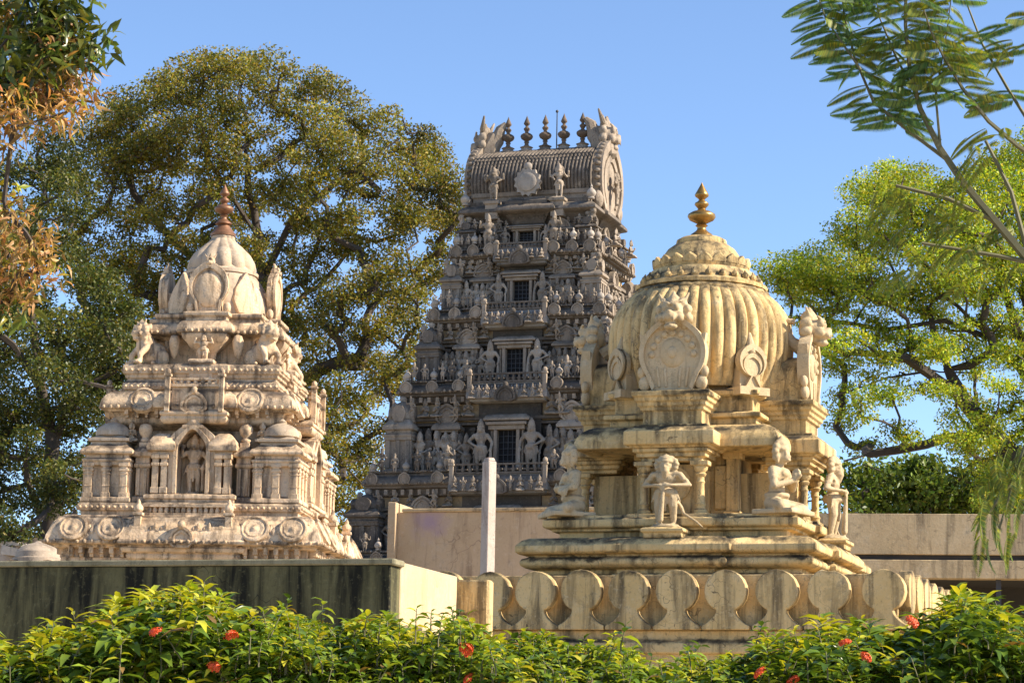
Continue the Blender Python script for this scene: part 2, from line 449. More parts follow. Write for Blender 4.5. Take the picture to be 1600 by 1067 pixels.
def figure(pose, detail=False):
    """standing carved figure, about 1 high with crown, facing -Y; pose overrides joints"""
    J = dict(pel=(0, 0, .46), chest=(0, 0, .63), neck=(0, 0, .735), head=(0, -.01, .80), hl=(.055, 0, .45), hr=(-.055, 0, .45),
             kl=(.06, -.01, .25), kr=(-.06, -.01, .25), al=(.06, .01, .045), ar=(-.06, .01, .045), sl=(.115, 0, .69), sr=(-.115, 0, .69),
             el=(.17, .02, .55), er=(-.17, .02, .55), wl=(.16, -.05, .43), wr=(-.16, -.05, .43), tl=(.16, -.07, .36), tr=(-.16, -.07, .36), yaw=0.0)
    J.update(pose); mb = MB()
    P = {k: (Vector(v) if isinstance(v, tuple) else v) for k, v in J.items()}
    mb.ell(P['pel'], (.095, .07, .075)); mb.ell((P['pel']+P['chest'])/2, (.075, .058, .09))
    mb.ell(P['chest'], (.108, .068, .095)); mb.cap(P['sl'], P['sr'], .042, .042)
    mb.cap(P['chest'], P['neck']+V(0, 0, .02), .05, .034)
    for s in 'lr':
        mb.cap(P['h'+s], P['k'+s], .062, .046); mb.cap(P['k'+s], P['a'+s], .044, .030)
        f = P['a'+s]; mb.cap(f+V(0, .01, -.025), f+V(0, -.075, -.03), .022, .018)
        mb.cap(P['s'+s], P['e'+s], .040, .031); mb.cap(P['e'+s], P['w'+s], .031, .023)
        d = (P['s'+s]+P['e'+s])/2; mb.ell(d, (.047, .047, .02), 8, 5); mb.ell(P['e'+s].lerp(P['w'+s], .85), (.032, .032, .014), 8, 5)
        if detail: hand(mb, P['w'+s], P['t'+s], 1.0)
        else: mb.cap(P['w'+s], (P['w'+s]+P['t'+s])/2, .024, .026)
    # waist cloth, girdle, necklace
    mb.lathe([(.085, .40), (.105, .43), (.10, .47), (.085, .50)], 12, (P['pel'].x, P['pel'].y, P['pel'].z-.46))
    mb.cap(P['pel']+V(0, -.06, 0), P['pel']+V(0, -.055, -.26), .022, .016)
    mb.ell(P['neck']+V(0, -.035, -.04), (.06, .03, .03), 8, 5)
    for k in range(9):
        a = PI*(1.1+.8*k/8); mb.ell(P['neck']+V(.095*math.cos(a), -.058+.02*abs(math.cos(a)), -.05+.075*math.sin(a)), (.013, .013, .013), 6, 4)
    for k in range(10):
        a = 2*PI*k/10; mb.ell(P['pel']+V(.098*math.cos(a), .075*math.sin(a), .015), (.018, .018, .016), 6, 4)
    for sx in (-1, 1):
        mb.cap(P['pel']+V(sx*.05, -.065, -.01), P['pel']+V(sx*.09, -.045, -.17), .014, .010, 6); mb.cap(P['pel']+V(sx*.10, -.02, 0), P['pel']+V(sx*.15, -.01, -.15), .016, .008, 6)
    if P.get('extra'):
        for q in P['extra']: mb.cap(*q)
    head(mb, P['head'], P['yaw'], P.get('hs', 1.0), P.get('crown', .14), P.get('beard', False), P.get('mane', False))
    if P.get('halo'):
        q = MB(); q.lathe([(.13, -.012), (.14, 0), (.13, .012)], 18)
        mb.add(q.v, q.f, Matrix.Translation(P['head']+V(0, .05, .03)) @ Matrix.Rotation(PI/2, 4, 'X'))
    if P.get('ped'):
        q = P['ped']; mb.lathe([(q, -.03), (q, -.01), (q*.8, 0.0), (q*.85, .02)], 14)
    return mb

def seated(detail=True, yaw=0.0, pray=True, crown=.13):
    """cross-legged carved figure about 1 high facing -Y"""
    mb = MB()
    mb.ell((0, .04, .13), (.19, .15, .12)); mb.ell((0, .03, .30), (.125, .10, .15)); mb.ell((0, .01, .46), (.165, .105, .13))
    mb.cap((-.16, 0, .53), (.16, 0, .53), .062, .062); mb.cap((0, .01, .52), (0, -.01, .64), .075, .05)
    for s in (-1, 1):
        mb.cap((s*.11, 0, .11), (s*.30, -.17, .085), .098, .072); mb.cap((s*.30, -.17, .08), (-s*.08, -.29, .055), .068, .045)
        mb.cap((-s*.08, -.29, .05), (-s*.20, -.30, .045), .036, .028)
        if pray:
            mb.cap((s*.175, 0, .53), (s*.235, -.06, .33), .062, .05); mb.cap((s*.235, -.06, .33), (s*.03, -.21, .40), .048, .034)
            hand(mb, (s*.022, -.215, .40), (s*.012, -.25, .55), 1.5, (0, 1, 0))
        else:
            mb.cap((s*.175, 0, .53), (s*.25, -.05, .35), .062, .05); mb.cap((s*.25, -.05, .35), (-s*.08, -.17, .33+.03*s), .048, .036)
            hand(mb, (-s*.08, -.17, .33+.03*s), (-s*.2, -.13, .33+.03*s), 1.5)
        mb.ell((s*.205, -.03, .44), (.066, .066, .026), 9, 5)
    mb.ell((0, -.085, .50), (.085, .04, .05)); mb.lathe([(.15, .20), (.165, .23), (.15, .26)], 14, (0, .03, 0))
    mb.box((0, -.06, .015), (.62, .56, .06))
    head(mb, (0, -.03, .725), yaw, 1.5, crown, False, True)
    return mb

def lion_head(mane=True):
    """fierce beast mask with bulging eyes, open jaw, horns and mane; about 1 wide and 1 high, faces -Y"""
    mb = MB()
    mb.ell((0, 0, .45), (.34, .30, .36)); mb.ell((0, -.30, .34), (.23, .20, .15)); mb.ell((0, -.40, .44), (.10, .09, .07))
    mb.ell((0, -.24, .10), (.20, .17, .09))
    for s in (-1, 1):
        mb.ell((s*.16, -.26, .58), (.095, .09, .095)); mb.cap((s*.05, -.30, .67), (s*.28, -.20, .76), .05, .04)
        mb.cap((s*.26, 0, .72), (s*.42, .05, 1.0), .08, .03); mb.cap((s*.13, -.44, .30), (s*.15, -.45, .18), .03, .012, 6)
        mb.ell((s*.25, -.22, .34), (.12, .14, .13))
        if mane:
            for k in range(5):
                a = -0.7+k*0.55
                mb.ell((s*.42*math.cos(a), .06, .42+.42*math.sin(a)), (.13, .16, .13))
    mb.cap((0, -.05, .75), (0, .05, 1.02), .12, .05)
    return mb

def guardian_beast():
    """crouching lion looking out along -Y, forelegs raised, about 1 high"""
    mb = MB()
    mb.ell((0, .22, .28), (.22, .34, .25)); mb.ell((0, -.02, .42), (.21, .22, .26)); mb.cap((0, 0, .5), (0, -.10, .66), .17, .15)
    for s in (-1, 1):
        mb.cap((s*.17, -.08, .38), (s*.18, -.26, .20), .085, .065); mb.cap((s*.18, -.26, .20), (s*.17, -.25, .05), .06, .055)
        mb.ell((s*.17, -.31, .045), (.075, .11, .05)); mb.ell((s*.22, .28, .18), (.12, .20, .18)); mb.ell((s*.24, .10, .05), (.075, .13, .05))
        mb.ell((s*.20, -.04, .80), (.05, .05, .09))
    mb.cap((0, .5, .3), (.10, .6, .6), .05, .04)
    q = lion_head(); mb.add(q.v, q.f, Matrix.Translation((0, -.16, .50)) @ Matrix.Scale(.46, 4))
    return mb

GPOSES = [
    dict(),                                                                                                     # at rest
    dict(er=(-.21, .0, .60), wr=(-.19, -.09, .73), tr=(-.19, -.10, .80), kl=(.075, -.03, .25), pel=(.012, 0, .46)),
    dict(el=(.22, .0, .58), wl=(.11, -.07, .50), tl=(.06, -.09, .47), er=(-.2, 0, .55), wr=(-.2, -.06, .42),
         extra=[((-.20, -.08, .44), (-.20, -.08, .06), .020, .038)]),                                           # leaning on a mace
    dict(kl=(.15, -.07, .30), al=(.03, -.02, .16), el=(.23, 0, .66), wl=(.24, -.05, .80), tl=(.25, -.07, .86),
         er=(-.2, 0, .57), wr=(-.05, -.10, .56), tr=(0, -.12, .56)),                                            # dancing
    dict(halo=True, er=(-.2, 0, .6), wr=(-.13, -.1, .70), tr=(-.13, -.12, .77), el=(.2, 0, .6), wl=(.13, -.1, .52), tl=(.12, -.12, .45),
         extra=[((.12, .03, .68), (.25, .03, .62), .034, .028), ((.25, .03, .62), (.25, 0, .78), .026, .03),
                ((-.12, .03, .68), (-.25, .03, .62), .034, .028), ((-.25, .03, .62), (-.25, 0, .78), .026, .03)]),   # four arms
    dict(pel=(.03, 0, .46), chest=(-.015, 0, .63), kl=(.09, -.02, .25), al=(.10, .01, .045), el=(.2, .02, .55), wl=(.10, -.04, .47),
         er=(-.16, .05, .58), wr=(-.24, -.02, .52), crown=.09),
]
FIG = [sculpt('carved_figure', figure(p), M_GPL, .016, 1) for p in GPOSES]
FIG_DARK = []
for me in FIG[:4]:
    d = me.copy(); d.materials.clear(); d.materials.append(M_GP); FIG_DARK.append(d)
SIT = sculpt('carved_seated_figure', seated(False), M_GPL, .028, 1)
LION_GP = sculpt('carved_lion', guardian_beast(), M_GPL, .03, 1)

# finial profile (radius, height) for height 1
KAL = [(.17, 0), (.21, .03), (.19, .07), (.12, .12), (.08, .16), (.075, .20), (.11, .23), (.075, .26), (.13, .29), (.21, .33), (.245, .385), (.235, .43), (.16, .475),
       (.08, .50), (.065, .53), (.09, .56), (.125, .60), (.12, .63), (.07, .66), (.05, .69), (.07, .715), (.115, .75), (.125, .775), (.10, .82), (.055, .90), (.022, .96), (.004, 1.0)]
def finial_mesh(name, h, mat, wid=1.0, n=20):
    return MB().lathe([(r*h*wid, z*h) for r, z in KAL], n).mesh(name, mat, smooth=60)

def horseshoe(w, h, n=20, feet=.62, spike=0.0):
    """open outline from left foot over the top to the right foot, base on z=0"""
    r = w/2; cz = h-r*1.0; pts = [(-r*feet, 0.0)]
    a0 = math.asin(max(-1, min(1, -cz/r*0.55)))
    for k in range(n+1):
        a = PI - a0 - (PI-2*a0)*k/n
        rr = r*(1+spike*max(0, math.cos((a-PI/2)*1.0))**14)
        pts.append((r*math.cos(a), cz+rr*math.sin(a)))
    pts.append((r*feet, 0.0))
    return pts

def nasi(mb, w, h, t, y0, M=None):
    """horseshoe gable: solid slab, raised rim, inner rim; front face at y0"""
    o = horseshoe(w, h, 22, spike=.10); i1 = [(x*.82, .05*h+z*.82) for x, z in o]; i2 = [(x*.68, .10*h+z*.70) for x, z in o]
    i3 = [(x*.56, .12*h+z*.58) for x, z in o]
    mb.extr(list(reversed(o)), y0+t*.25, y0+t, M)
    mb.ring(o, i1, y0, y0+t*.5, M); mb.ring(i2, i3, y0+t*.08, y0+t*.5, M)
    return mb

def kapota(out, z0, z1, lip=.35, n=5):
    """quarter-round eaves profile: underside, lip, curved top back to the wall"""
    h = z1-z0; pr = [(0, z0), (out*.55, z0), (out*.62, z0-.12*h), (out, z0-.12*h), (out, z0+h*lip*.4)]
    for k in range(1, n+1):
        a = PI/2*k/n
        pr.append((out*(math.cos(a)*.78+.20), z0+h*lip*.4+(h*(1-lip*.4))*math.sin(a)))
    return pr + [(0, z1)]

def bead_row(plan, z, step, r, name, mat, parent, sq=1.0):
    """row of small carved beads running round a moulding (too small to pick apart)"""
    m = MB(); n = len(plan)
    for i in range(n):
        a = V(*plan[i], z); b = V(*plan[(i+1) % n], z); L = (b-a).length; k = max(1, int(L/step))
        for j in range(k):
            p = a.lerp(b, (j+.5)/k); m.ell(p, (r, r, r*sq), 6, 4)
    return tag(m.build(name, mat, parent, smooth=60), kind='stuff')
# ================================================================ right shrine: cream plaster, ribbed dome
RSX, RSY, RSR = 2.47, 33.0, R(-18)
terrace = empty('roof_terrace', (RSX, RSY, 0), RSR, 'cream terrace with a keyhole shaped balustrade, carrying the domed shrine behind the hedge', 'terrace')
TH = 3.02
pm = MB().sweep([(-TH, -2.72), (TH, -2.72), (TH, 2.72), (-TH, 2.72)], [(0, 0), (0, 2.98), (.07, 3.0), (.07, 3.12), (0, 3.16), (0, 3.27)])
pm.build('podium', M_RS, terrace, bev=.012)
MB().box((0, 0, 3.60), (2*TH-.22, 5.22, .66)).build('terrace_block', M_RS, terrace, bev=.01)
def baluster(chip=False):
    r, cz = .252, .455
    pts = [(-.285, 0), (.285, 0), (.285, .05)]
    for k in range(1, 8):                                   # concave flare up to the neck
        a = k/8; pts.append((.285-.18*math.sin(a*PI/2)**.8, .05+.19*a))
    pts.append((.115, .245))
    for k in range(17):
        a = -1.02 + (PI+2.04)*k/16
        rr = r
        if chip: rr = r*(1-.16*math.exp(-((a-1.5)/.22)**2)-.05*math.exp(-((a-1.05)/.2)**2)-.03*math.sin(9*a)**2)
        pts.append((rr*math.cos(a), cz+rr*math.sin(a)))
    pts.append((-.115, .245))
    for k in range(7, 0, -1):
        a = k/8; pts.append((-.285+.18*math.sin(a*PI/2)**.8, .05+.19*a))
    pts.append((-.285, .05))
    return MB().extr(pts, -.075, .075)
BAL = baluster().mesh('baluster', M_RS, bev=.012, smooth=40)
BALC = baluster(True).mesh('baluster', M_RS, bev=.008, smooth=40)
FX = [-2.48, -1.90, -1.33, -.76, -.175, .41, 1.0, 1.61, 2.22, 2.86]
def put_bal(p, rz_, chip=False):
    o = inst(BALC if chip else BAL, 'baluster', terrace, p, rz_+random.uniform(-.02, .02), (random.uniform(.98, 1.02), 1, random.uniform(.985, 1.015)))
    if chip: tag(o, 'baluster with a chipped heart shaped top')
for x in FX:
    put_bal((x, -2.75, 3.27), 0, x == 2.22); put_bal((-x, 2.75, 3.27), PI)
for k in range(9):
    put_bal((TH+.03, -2.36+k*.59, 3.27), PI/2); put_bal((-TH-.03, -2.36+k*.59, 3.27), -PI/2)

rs = empty('domed_shrine', (RSX, RSY, 3.84), RSR, 'cream plaster shrine with a large ribbed dome and brass finial', 'shrine')
B0 = 3.84
def rz_(pr): return [(o, z-B0) for o, z in pr]
MB().sweep(stepped(1.66, 1.66, [(.62, .09)], [(.62, .09)]), rz_([(.05, 3.84), (.05, 4.01), (0, 4.02), (0, 4.075), (.13, 4.09), (.18, 4.12), (.19, 4.16), (.17, 4.20), (.10, 4.225), (.10, 4.25), (.20, 4.26),
    (.235, 4.285), (.235, 4.36), (.17, 4.43), (.08, 4.465), (-.1, 4.47)])).build('base_moulding', M_RS, rs, bev=.008)
MB().sweep(stepped(1.55, 1.55, [(.50, .07)], [(.50, .07)]), rz_([(-.10, 4.455), (-.10, 4.56), (-.02, 4.565), (-.02, 4.595), (.06, 4.605), (.075, 4.63), (.075, 4.705), (.03, 4.725), (.03, 4.765), (-.2, 4.77)])).build('upper_ledge', M_RS, rs, bev=.008)
# core wall with corner pilasters and sunk panels
MB().sweep(rect(.58), rz_([(.04, 4.77), (.04, 4.84), (0, 4.86), (0, 5.66)])).build('wall', M_RS, rs, bev=.006)
for sx in (-1, 1):
    for sy in (-1, 1):
        m = MB(); m.box((sx*.58, sy*.58, 5.2-B0), (.16, .16, .86)); m.box((sx*.58, sy*.58, 4.83-B0), (.22, .22, .12)); m.box((sx*.58, sy*.58, 5.60-B0), (.24, .24, .10))
        m.build('corner_pilaster', M_RS, rs, bev=.008)
PAN = MB().box((0, 0, 0), (.34, .05, .56)).mesh('wall_panel', M_RS, bev=.012)
for sd in range(4):
    q = Matrix.Rotation(sd*PI/2, 4, 'Z')
    for x in (-.42, .42): inst(PAN, 'wall_panel', rs, q @ V(x, -.595, 5.2-B0), sd*PI/2, (.45, 1, 1))
# main cornice and stepped neck under the dome
MB().sweep(rect(.90), rz_([(-.05, 5.62), (.0, 5.62)] + kapota(.42, 5.66, 5.94, .4)[1:] + [(.05, 5.95), (.05, 6.02), (.12, 6.04), (.12, 6.09), (.0, 6.12), (.0, 6.30), (.08, 6.33), (.08, 6.38), (-.05, 6.42), (-.12, 6.50)])).build('main_cornice', M_RS, rs, bev=.008)
REL = MB()
for k in range(5): REL.ell((-.2+.1*k, 0, .02*(k % 2)), (.055, .04, .075), 8, 6)
REL.cap((-.26, 0, -.075), (.26, 0, -.075), .02, .02, 6)
RELM = REL.mesh('scroll_relief', M_RS)
for sd in range(4):
    q = Matrix.Rotation(sd*PI/2, 4, 'Z')
    for x in (-.80, .80): inst(RELM, 'scroll_relief', rs, q @ V(x, -1.19, 5.83-B0), sd*PI/2, 1, R(-35))
PEDM = MB().sweep([(-.24, -1.93), (.24, -1.93), (.24, -1.55), (-.24, -1.55)], rz_([(0, 4.44), (0, 4.50), (.03, 4.515), (.03, 4.55), (-.01, 4.575)])).mesh('statue_pedestal', M_RS, bev=.006)
for sd in range(4): inst(PEDM, 'statue_pedestal', rs, (0, 0, 0), sd*PI/2)
# four porches
COLM = MB().lathe([(.085, 0), (.085, .05), (.062, .07), (.058, .10), (.070, .12), (.052, .15), (.047, .38), (.058, .40), (.047, .42), (.047, .46), (.062, .475), (.075, .50), (.056, .52),
                   (.09, .56), (.09, .585), (.06, .60)], 16).mesh('column', M_RS, smooth=40)
ABA = MB().box((0, 0, .63), (.23, .20, .06)).box((0, 0, .60), (.17, .16, .03)).mesh('abacus', M_RS, bev=.008)
LHEAD = sculpt('beast_mask', lion_head(), M_RSS, .03, 2)
porch_wall = MB().box((0, -.94, 5.09-B0), (.56, .80, .64)).mesh('porch_wall', M_RS, bev=.006)
arch = MB()
o = [(x, z) for x, z in horseshoe(.44, .60, 14, feet=.9)]
arch.ring(o, [(x*.84, z*.94) for x, z in o], -1.375, -1.335); arch = arch.mesh('niche_frame', M_RS)
corb = MB().sweep([(-.42, -1.52), (.42, -1.52), (.42, -.98), (-.42, -.98)], rz_([(-.03, 5.43), (-.03, 5.47), (.02, 5.485), (.02, 5.53), (.06, 5.545), (.06, 5.585), (.03, 5.60)])).mesh('corbel', M_RS, bev=.006)
pk = MB().sweep([(-.42, -1.52), (.42, -1.52), (.42, -.98), (-.42, -.98)], rz_([(.0, 5.59), (.09, 5.59), (.10, 5.615), (.14, 5.62), (.155, 5.635), (.155, 5.785), (.145, 5.80), (.09, 5.845), (.05, 5.855), (.05, 5.885), (.0, 5.89)])).mesh('porch_cornice', M_RS, bev=.006)
blk = MB().sweep([(-.38, -1.47), (.38, -1.47), (.38, -.80), (-.38, -.80)], rz_([(0, 5.88), (0, 6.06), (.03, 6.075), (.03, 6.11), (.06, 6.13), (.06, 6.17), (.09, 6.19), (.09, 6.23), (.12, 6.25), (.12, 6.31), (0, 6.33)])).mesh('pedestal_block', M_RS, bev=.006)
nas = MB(); TZ = Matrix.Translation((0, 0, 6.32-B0))
o = horseshoe(.86, .90, 26, feet=.60, spike=.16); i1 = [(x*.86, .05+z*.87) for x, z in o]
nas.extr(list(reversed(o)), -1.47, -1.36, TZ); nas.ring(o, i1, -1.515, -1.46, TZ)
nas.ell((0, -1.47, 6.80-B0), (.17, .045, .19)); nas.ell((0, -1.50, 6.80-B0), (.07, .04, .08))
for k in range(9):
    a_ = PI*(k/8); nas.ell((.27*math.cos(a_), -1.475, 6.78-B0+.27*math.sin(a_)), (.045, .035, .045), 8, 5)
for s in (-1, 1):                                            # flame ears on the shoulders and curls at the feet
    nas.extr([(s*.30, 7.0-B0), (s*.43, 7.04-B0), (s*.40, 6.86-B0)][::s], -1.50, -1.38)
    nas.ell((s*.36, -1.45, 6.42-B0), (.085, .06, .10)); nas.ell((s*.40, -1.45, 6.56-B0), (.06, .05, .08))
for k in (-2, -1, 1, 2): nas.cap((k*.085, -1.475, 6.38-B0), (k*.10, -1.475, 6.60-B0), .02, .018, 6)
nas = nas.mesh('horseshoe_gable', M_RSS, bev=.008, smooth=40)
bar = MB()
ao = horseshoe(.70, .62, 18, feet=.95)
bar.extr(list(reversed(ao)), -1.40, -.70, Matrix.Translation((0, 0, 6.31-B0))); bar = bar.mesh('barrel_vault', M_RS, smooth=40)
curl = MB().tube([(0, -1.33, 7.05-B0), (0, -1.20, 7.14-B0), (0, -1.10, 7.30-B0), (0, -1.14, 7.42-B0), (0, -1.24, 7.40-B0)], [.10, .08, .065, .055, .04], 10).mesh('crest_curl', M_RSS)
for sd in range(4):
    a = sd*PI/2; q = Matrix.Rotation(a, 4, 'Z')
    for x in (-.36, .36):
        c = inst(COLM, 'column', rs, q @ V(x, -1.44, 4.77-B0), a); inst(ABA, 'abacus', c)
    for me, nm in ((porch_wall, 'porch_wall'), (arch, 'niche_frame'), (corb, 'corbel'), (pk, 'porch_cornice'), (blk, 'pedestal_block'), (bar, 'barrel_vault')):
        if me is arch: inst(me, nm, rs, q @ V(0, 0, 4.78-B0), a)
        else: inst(me, nm, rs, (0, 0, 0), a)
    g = inst(nas, 'horseshoe_gable', rs, (0, 0, 0), a)
    inst(LHEAD, 'beast_mask', g, (0, -1.46, 7.06-B0), 0, (.46, .56, .50)); inst(curl, 'crest_curl', g)
# small gables on the diagonals
dn = nasi(MB(), .40, .56, .12, -1.28, Matrix.Translation((0, 0, 6.40-B0))); dn.cap((0, -1.22, 6.9-B0), (0, -1.18, 7.12-B0), .07, .02)
dn.box((0, -1.12, 6.37-B0), (.44, .40, .10)); dn.box((0, -1.05, 6.55-B0), (.3, .3, .3))
dn = dn.mesh('diagonal_gable', M_RSS, bev=.006, smooth=40)
for k in range(4): inst(dn, 'diagonal_gable', rs, (0, 0, 0), PI/4+k*PI/2)
# ribbed dome
prof = []
for k in range(29):
    t = k/28; z = 6.46 + (7.82-6.46)*t
    zz = (z-7.08)/(.98 if z > 7.08 else 1.15)
    prof.append((1.20*math.sqrt(max(.02, 1-(1.10*zz**2.6 if z > 7.08 else zz*zz*.9))), z-B0))
def ribs(a, t):
    am = .05*min(1, t*9)*min(1, (1-t)*9)
    return 1-am*(1-abs(math.cos(a*22)))**1.4 + am*.15
MB().lathe(prof, 22*2*8, fn=ribs).build('ribbed_dome', M_RS, rs, smooth=50)
UZ = lambda z: 7.82-B0+(z-7.94)*1.072
rtop = prof[-1][0]
wav = MB().lathe([(rtop+.01, 0), (rtop+.06, .01), (rtop+.075, .04), (rtop+.05, .075), (rtop-.03, .10)], 120, (0, 0, 7.74-B0), fn=lambda a, t: 1+.018*math.cos(a*28))
wav.build('scalloped_band', M_RS, rs, smooth=50)
MB().lathe([(.80, (7.95-7.94)*1.072), (.86, (7.96-7.94)*1.072), (.87, (8.0-7.94)*1.072), (.80, (8.03-7.94)*1.072), (.745, (8.05-7.94)*1.072), (.70, (8.12-7.94)*1.072), (.665, (8.19-7.94)*1.072), (.60, (8.20-7.94)*1.072)], 64, (0, 0, 7.82-B0)).build('crown_ring', M_RS, rs, smooth=40)
KN = MB().ell((0, 0, 0), (.05, .045, .05), 8, 6).cap((0, 0, .03), (0, .01, .07), .025, .01, 6).mesh('knob', M_RS)
for k in range(26):
    a = 2*PI*k/26; inst(KN, 'knob', rs, (.76*math.cos(a), .76*math.sin(a), UZ(8.075)), a+PI/2)
MB().lathe([(.55, (8.17-7.94)*1.072), (.60, (8.185-7.94)*1.072), (.625, (8.23-7.94)*1.072), (.60, (8.27-7.94)*1.072), (.55, (8.28-7.94)*1.072)], 64, (0, 0, 7.82-B0)).build('lotus_ring', M_RS, rs, smooth=40)
PT = MB()
pl = [(-.085, 0), (.085, 0), (.10, .04), (.07, .085), (0, .13), (-.07, .085), (-.10, .04)]
PT.extr(pl, -.025, .03, inset=.25); PT = PT.mesh('petal', M_RS, smooth=30)
for k in range(20):
    a = 2*PI*k/20; inst(PT, 'petal', rs, (.605*math.cos(a), .605*math.sin(a), UZ(8.235)), a+PI/2, 1, R(10))
MB().lathe([(.53, (8.26-7.94)*1.072), (.525, (8.32-7.94)*1.072), (.50, (8.40-7.94)*1.072), (.44, (8.48-7.94)*1.072), (.36, (8.535-7.94)*1.072), (.33, (8.545-7.94)*1.072), (.335, (8.56-7.94)*1.072), (.325, (8.60-7.94)*1.072), (.27, (8.63-7.94)*1.072), (.1, (8.64-7.94)*1.072)], 80, (0, 0, 7.82-B0), fn=lambda a, t: 1+.012*math.cos(a*26)*(1-t)).build('crown_cap', M_RS, rs, smooth=40)
inst(finial_mesh('brass_finial', .76, M_GOLD), 'brass_finial', rs, (0, 0, UZ(8.63)))

# statues standing and sitting on the ledges
RM = Matrix.Translation((RSX, RSY, 0)) @ Matrix.Rotation(RSR, 4, 'Z')
pose = dict(mane=True, beard=True, hs=1.15, crown=.07, sl=(.13, 0, .69), sr=(-.13, 0, .69), el=(.225, .02, .545), er=(-.225, .02, .545), wl=(.07, -.12, .53), wr=(-.07, -.12, .53),
            tl=(-.02, -.135, .515), tr=(.02, -.14, .52), kl=(.075, -.02, .25), kr=(-.075, -.02, .25), al=(.075, .01, .045), ar=(-.075, .01, .045), ped=.16,
            extra=[((0, -.13, .50), (-.03, -.12, .06), .018, .032), ((.06, .05, .42), (.14, .05, .26), .020, .020), ((.14, .05, .26), (.17, .03, .17), .020, .018), ((.17, .03, .17), (.30, 0, .06), .018, .015), ((.30, 0, .06), (.37, -.01, -.02), .015, .01)])
STAND = sculpt('standing_statue', figure(pose, True), M_RSS, .0105, 1)
for a, lb in ((0, 'standing plaster statue with folded forearms between the front porch columns of domed shrine'),
              (PI/2, 'tailed plaster statue standing at the sunlit right side of domed shrine')):
    p = RM @ (Matrix.Rotation(a, 4, 'Z') @ V(0, -1.74, 4.60))
    tag(inst(STAND, 'standing_statue', None, p, RSR+a, (1.25, 1.15, .92) if a == 0 else (1.4, 1.3, 1.1)), lb, 'statue', 'statues on the domed shrine')
PRAY = sculpt('praying_statue', seated(True, 0, True, .09), M_RSS, .015, 1)
FOLD = sculpt('seated_statue', seated(True, 0, False, .02), M_RSS, .015, 1)
p = RM @ V(1.33, -1.36, 4.765)
tag(inst(PRAY, 'praying_statue', None, p, RSR+R(74), 1.0), 'cross-legged plaster statue with praying hands on right corner of domed shrine', 'statue', 'statues on the domed shrine')
p = RM @ V(-1.33, -1.36, 4.765)
tag(inst(FOLD, 'seated_statue', None, p, RSR-R(52), 1.0), 'seated plaster statue with folded arms on left corner of domed shrine', 'statue', 'statues on the domed shrine')

bead_row(stepped(1.665, 1.665, [(.62, .09)], [(.62, .09)]), 4.10-B0, .11, .018, 'bead_row', M_RS, rs)
bead_row(rect(1.30), 5.69-B0, .10, .022, 'eaves_bead_row', M_RS, rs, 1.4)
# ================================================================ left shrine: pinkish plaster tower with niches
LSX, LSY, LSR, LB = -5.14, 44.3, R(-5.5), 4.4
ls = empty('niche_shrine', (LSX, LSY, 0), LSR, 'pinkish cream stepped shrine tower with an arched statue niche, behind the stained wall', 'shrine')
def sides(): return [(k*PI/2, Matrix.Rotation(k*PI/2, 4, 'Z')) for k in range(4)]
P1 = stepped(2.06, 2.06, [(.80, .06)], [(.80, .06)])
MB().sweep(rect(2.04), [(0, 0), (0, 4.85), (.04, 4.87), (.04, 5.0)]).build('podium', M_LS, ls, bev=.01)
BR = MB(); BR.box((0, -.05, .05), (.075, .16, .12)); BR.box((0, -.03, -.035), (.06, .10, .06)); BR = BR.mesh('bracket', M_LS, bev=.008)
for a, q in sides():
    for k in range(-11, 12):
        x = k*.172
        if abs(x) < .80: continue
        inst(BR, 'bracket', ls, q @ V(x, -2.06, 5.06), a)
MB().sweep(rect(2.04), [(.0, 5.0), (.0, 5.14)]).build('bracket_band', M_LS, ls)
MB().sweep(P1, [(.02, 5.14), (.12, 5.15), (.12, 5.19), (.255, 5.20), (.265, 5.25), (.245, 5.27), (.235, 5.34), (.16, 5.50), (.10, 5.58), (.085, 5.64), (.03, 5.66), (.0, 5.70)]).build('lower_eaves', M_LS, ls, bev=.008)
MB().sweep(stepped(1.84, 1.84, [(.72, .08)], [(.72, .08)]), [(-.02, 5.70), (0, 5.71), (0, 5.78), (.05, 5.80), (.05, 5.90), (.02, 5.93), (-.3, 5.94)]).build('lower_slab', M_LS, ls, bev=.008)
ROUND = MB().lathe([(.245, -.06), (.245, .035), (.225, .05), (.205, .05), (.195, .032), (.16, .032), (.15, .042), (.12, .038), (.10, .03), (.06, .035), (.03, .055), (.005, .06)], 36, fn=lambda a, t: 1+.035*math.cos(9*a)*(t > .4)).mesh('roundel', M_LS, smooth=40)
LEAFY = MB()
for k in range(5): LEAFY.ell((-.16+.08*k, 0, .03*math.sin(k*2.1)), (.05, .03, .08), 8, 5)
LEAFY = LEAFY.mesh('scroll_relief', M_LS)
for a, q in sides():
    for x in (-1.84, -1.20, 1.20, 1.84):
        inst(ROUND, 'roundel', ls, q @ V(x, -2.245, 5.46), a, 1, R(63))
    for x in (-1.52, 1.52): inst(LEAFY, 'scroll_relief', ls, q @ V(x, -2.24, 5.45), a, 1, R(-26))
# corner lion masks on the eaves
LMASK = sculpt('corner_mask', lion_head(), M_LS, .035, 2)
for k in range(4): inst(LMASK, 'corner_mask', ls, Matrix.Rotation(k*PI/2, 4, 'Z') @ V(2.08, -2.08, 5.30), k*PI/2+PI/4, .34)
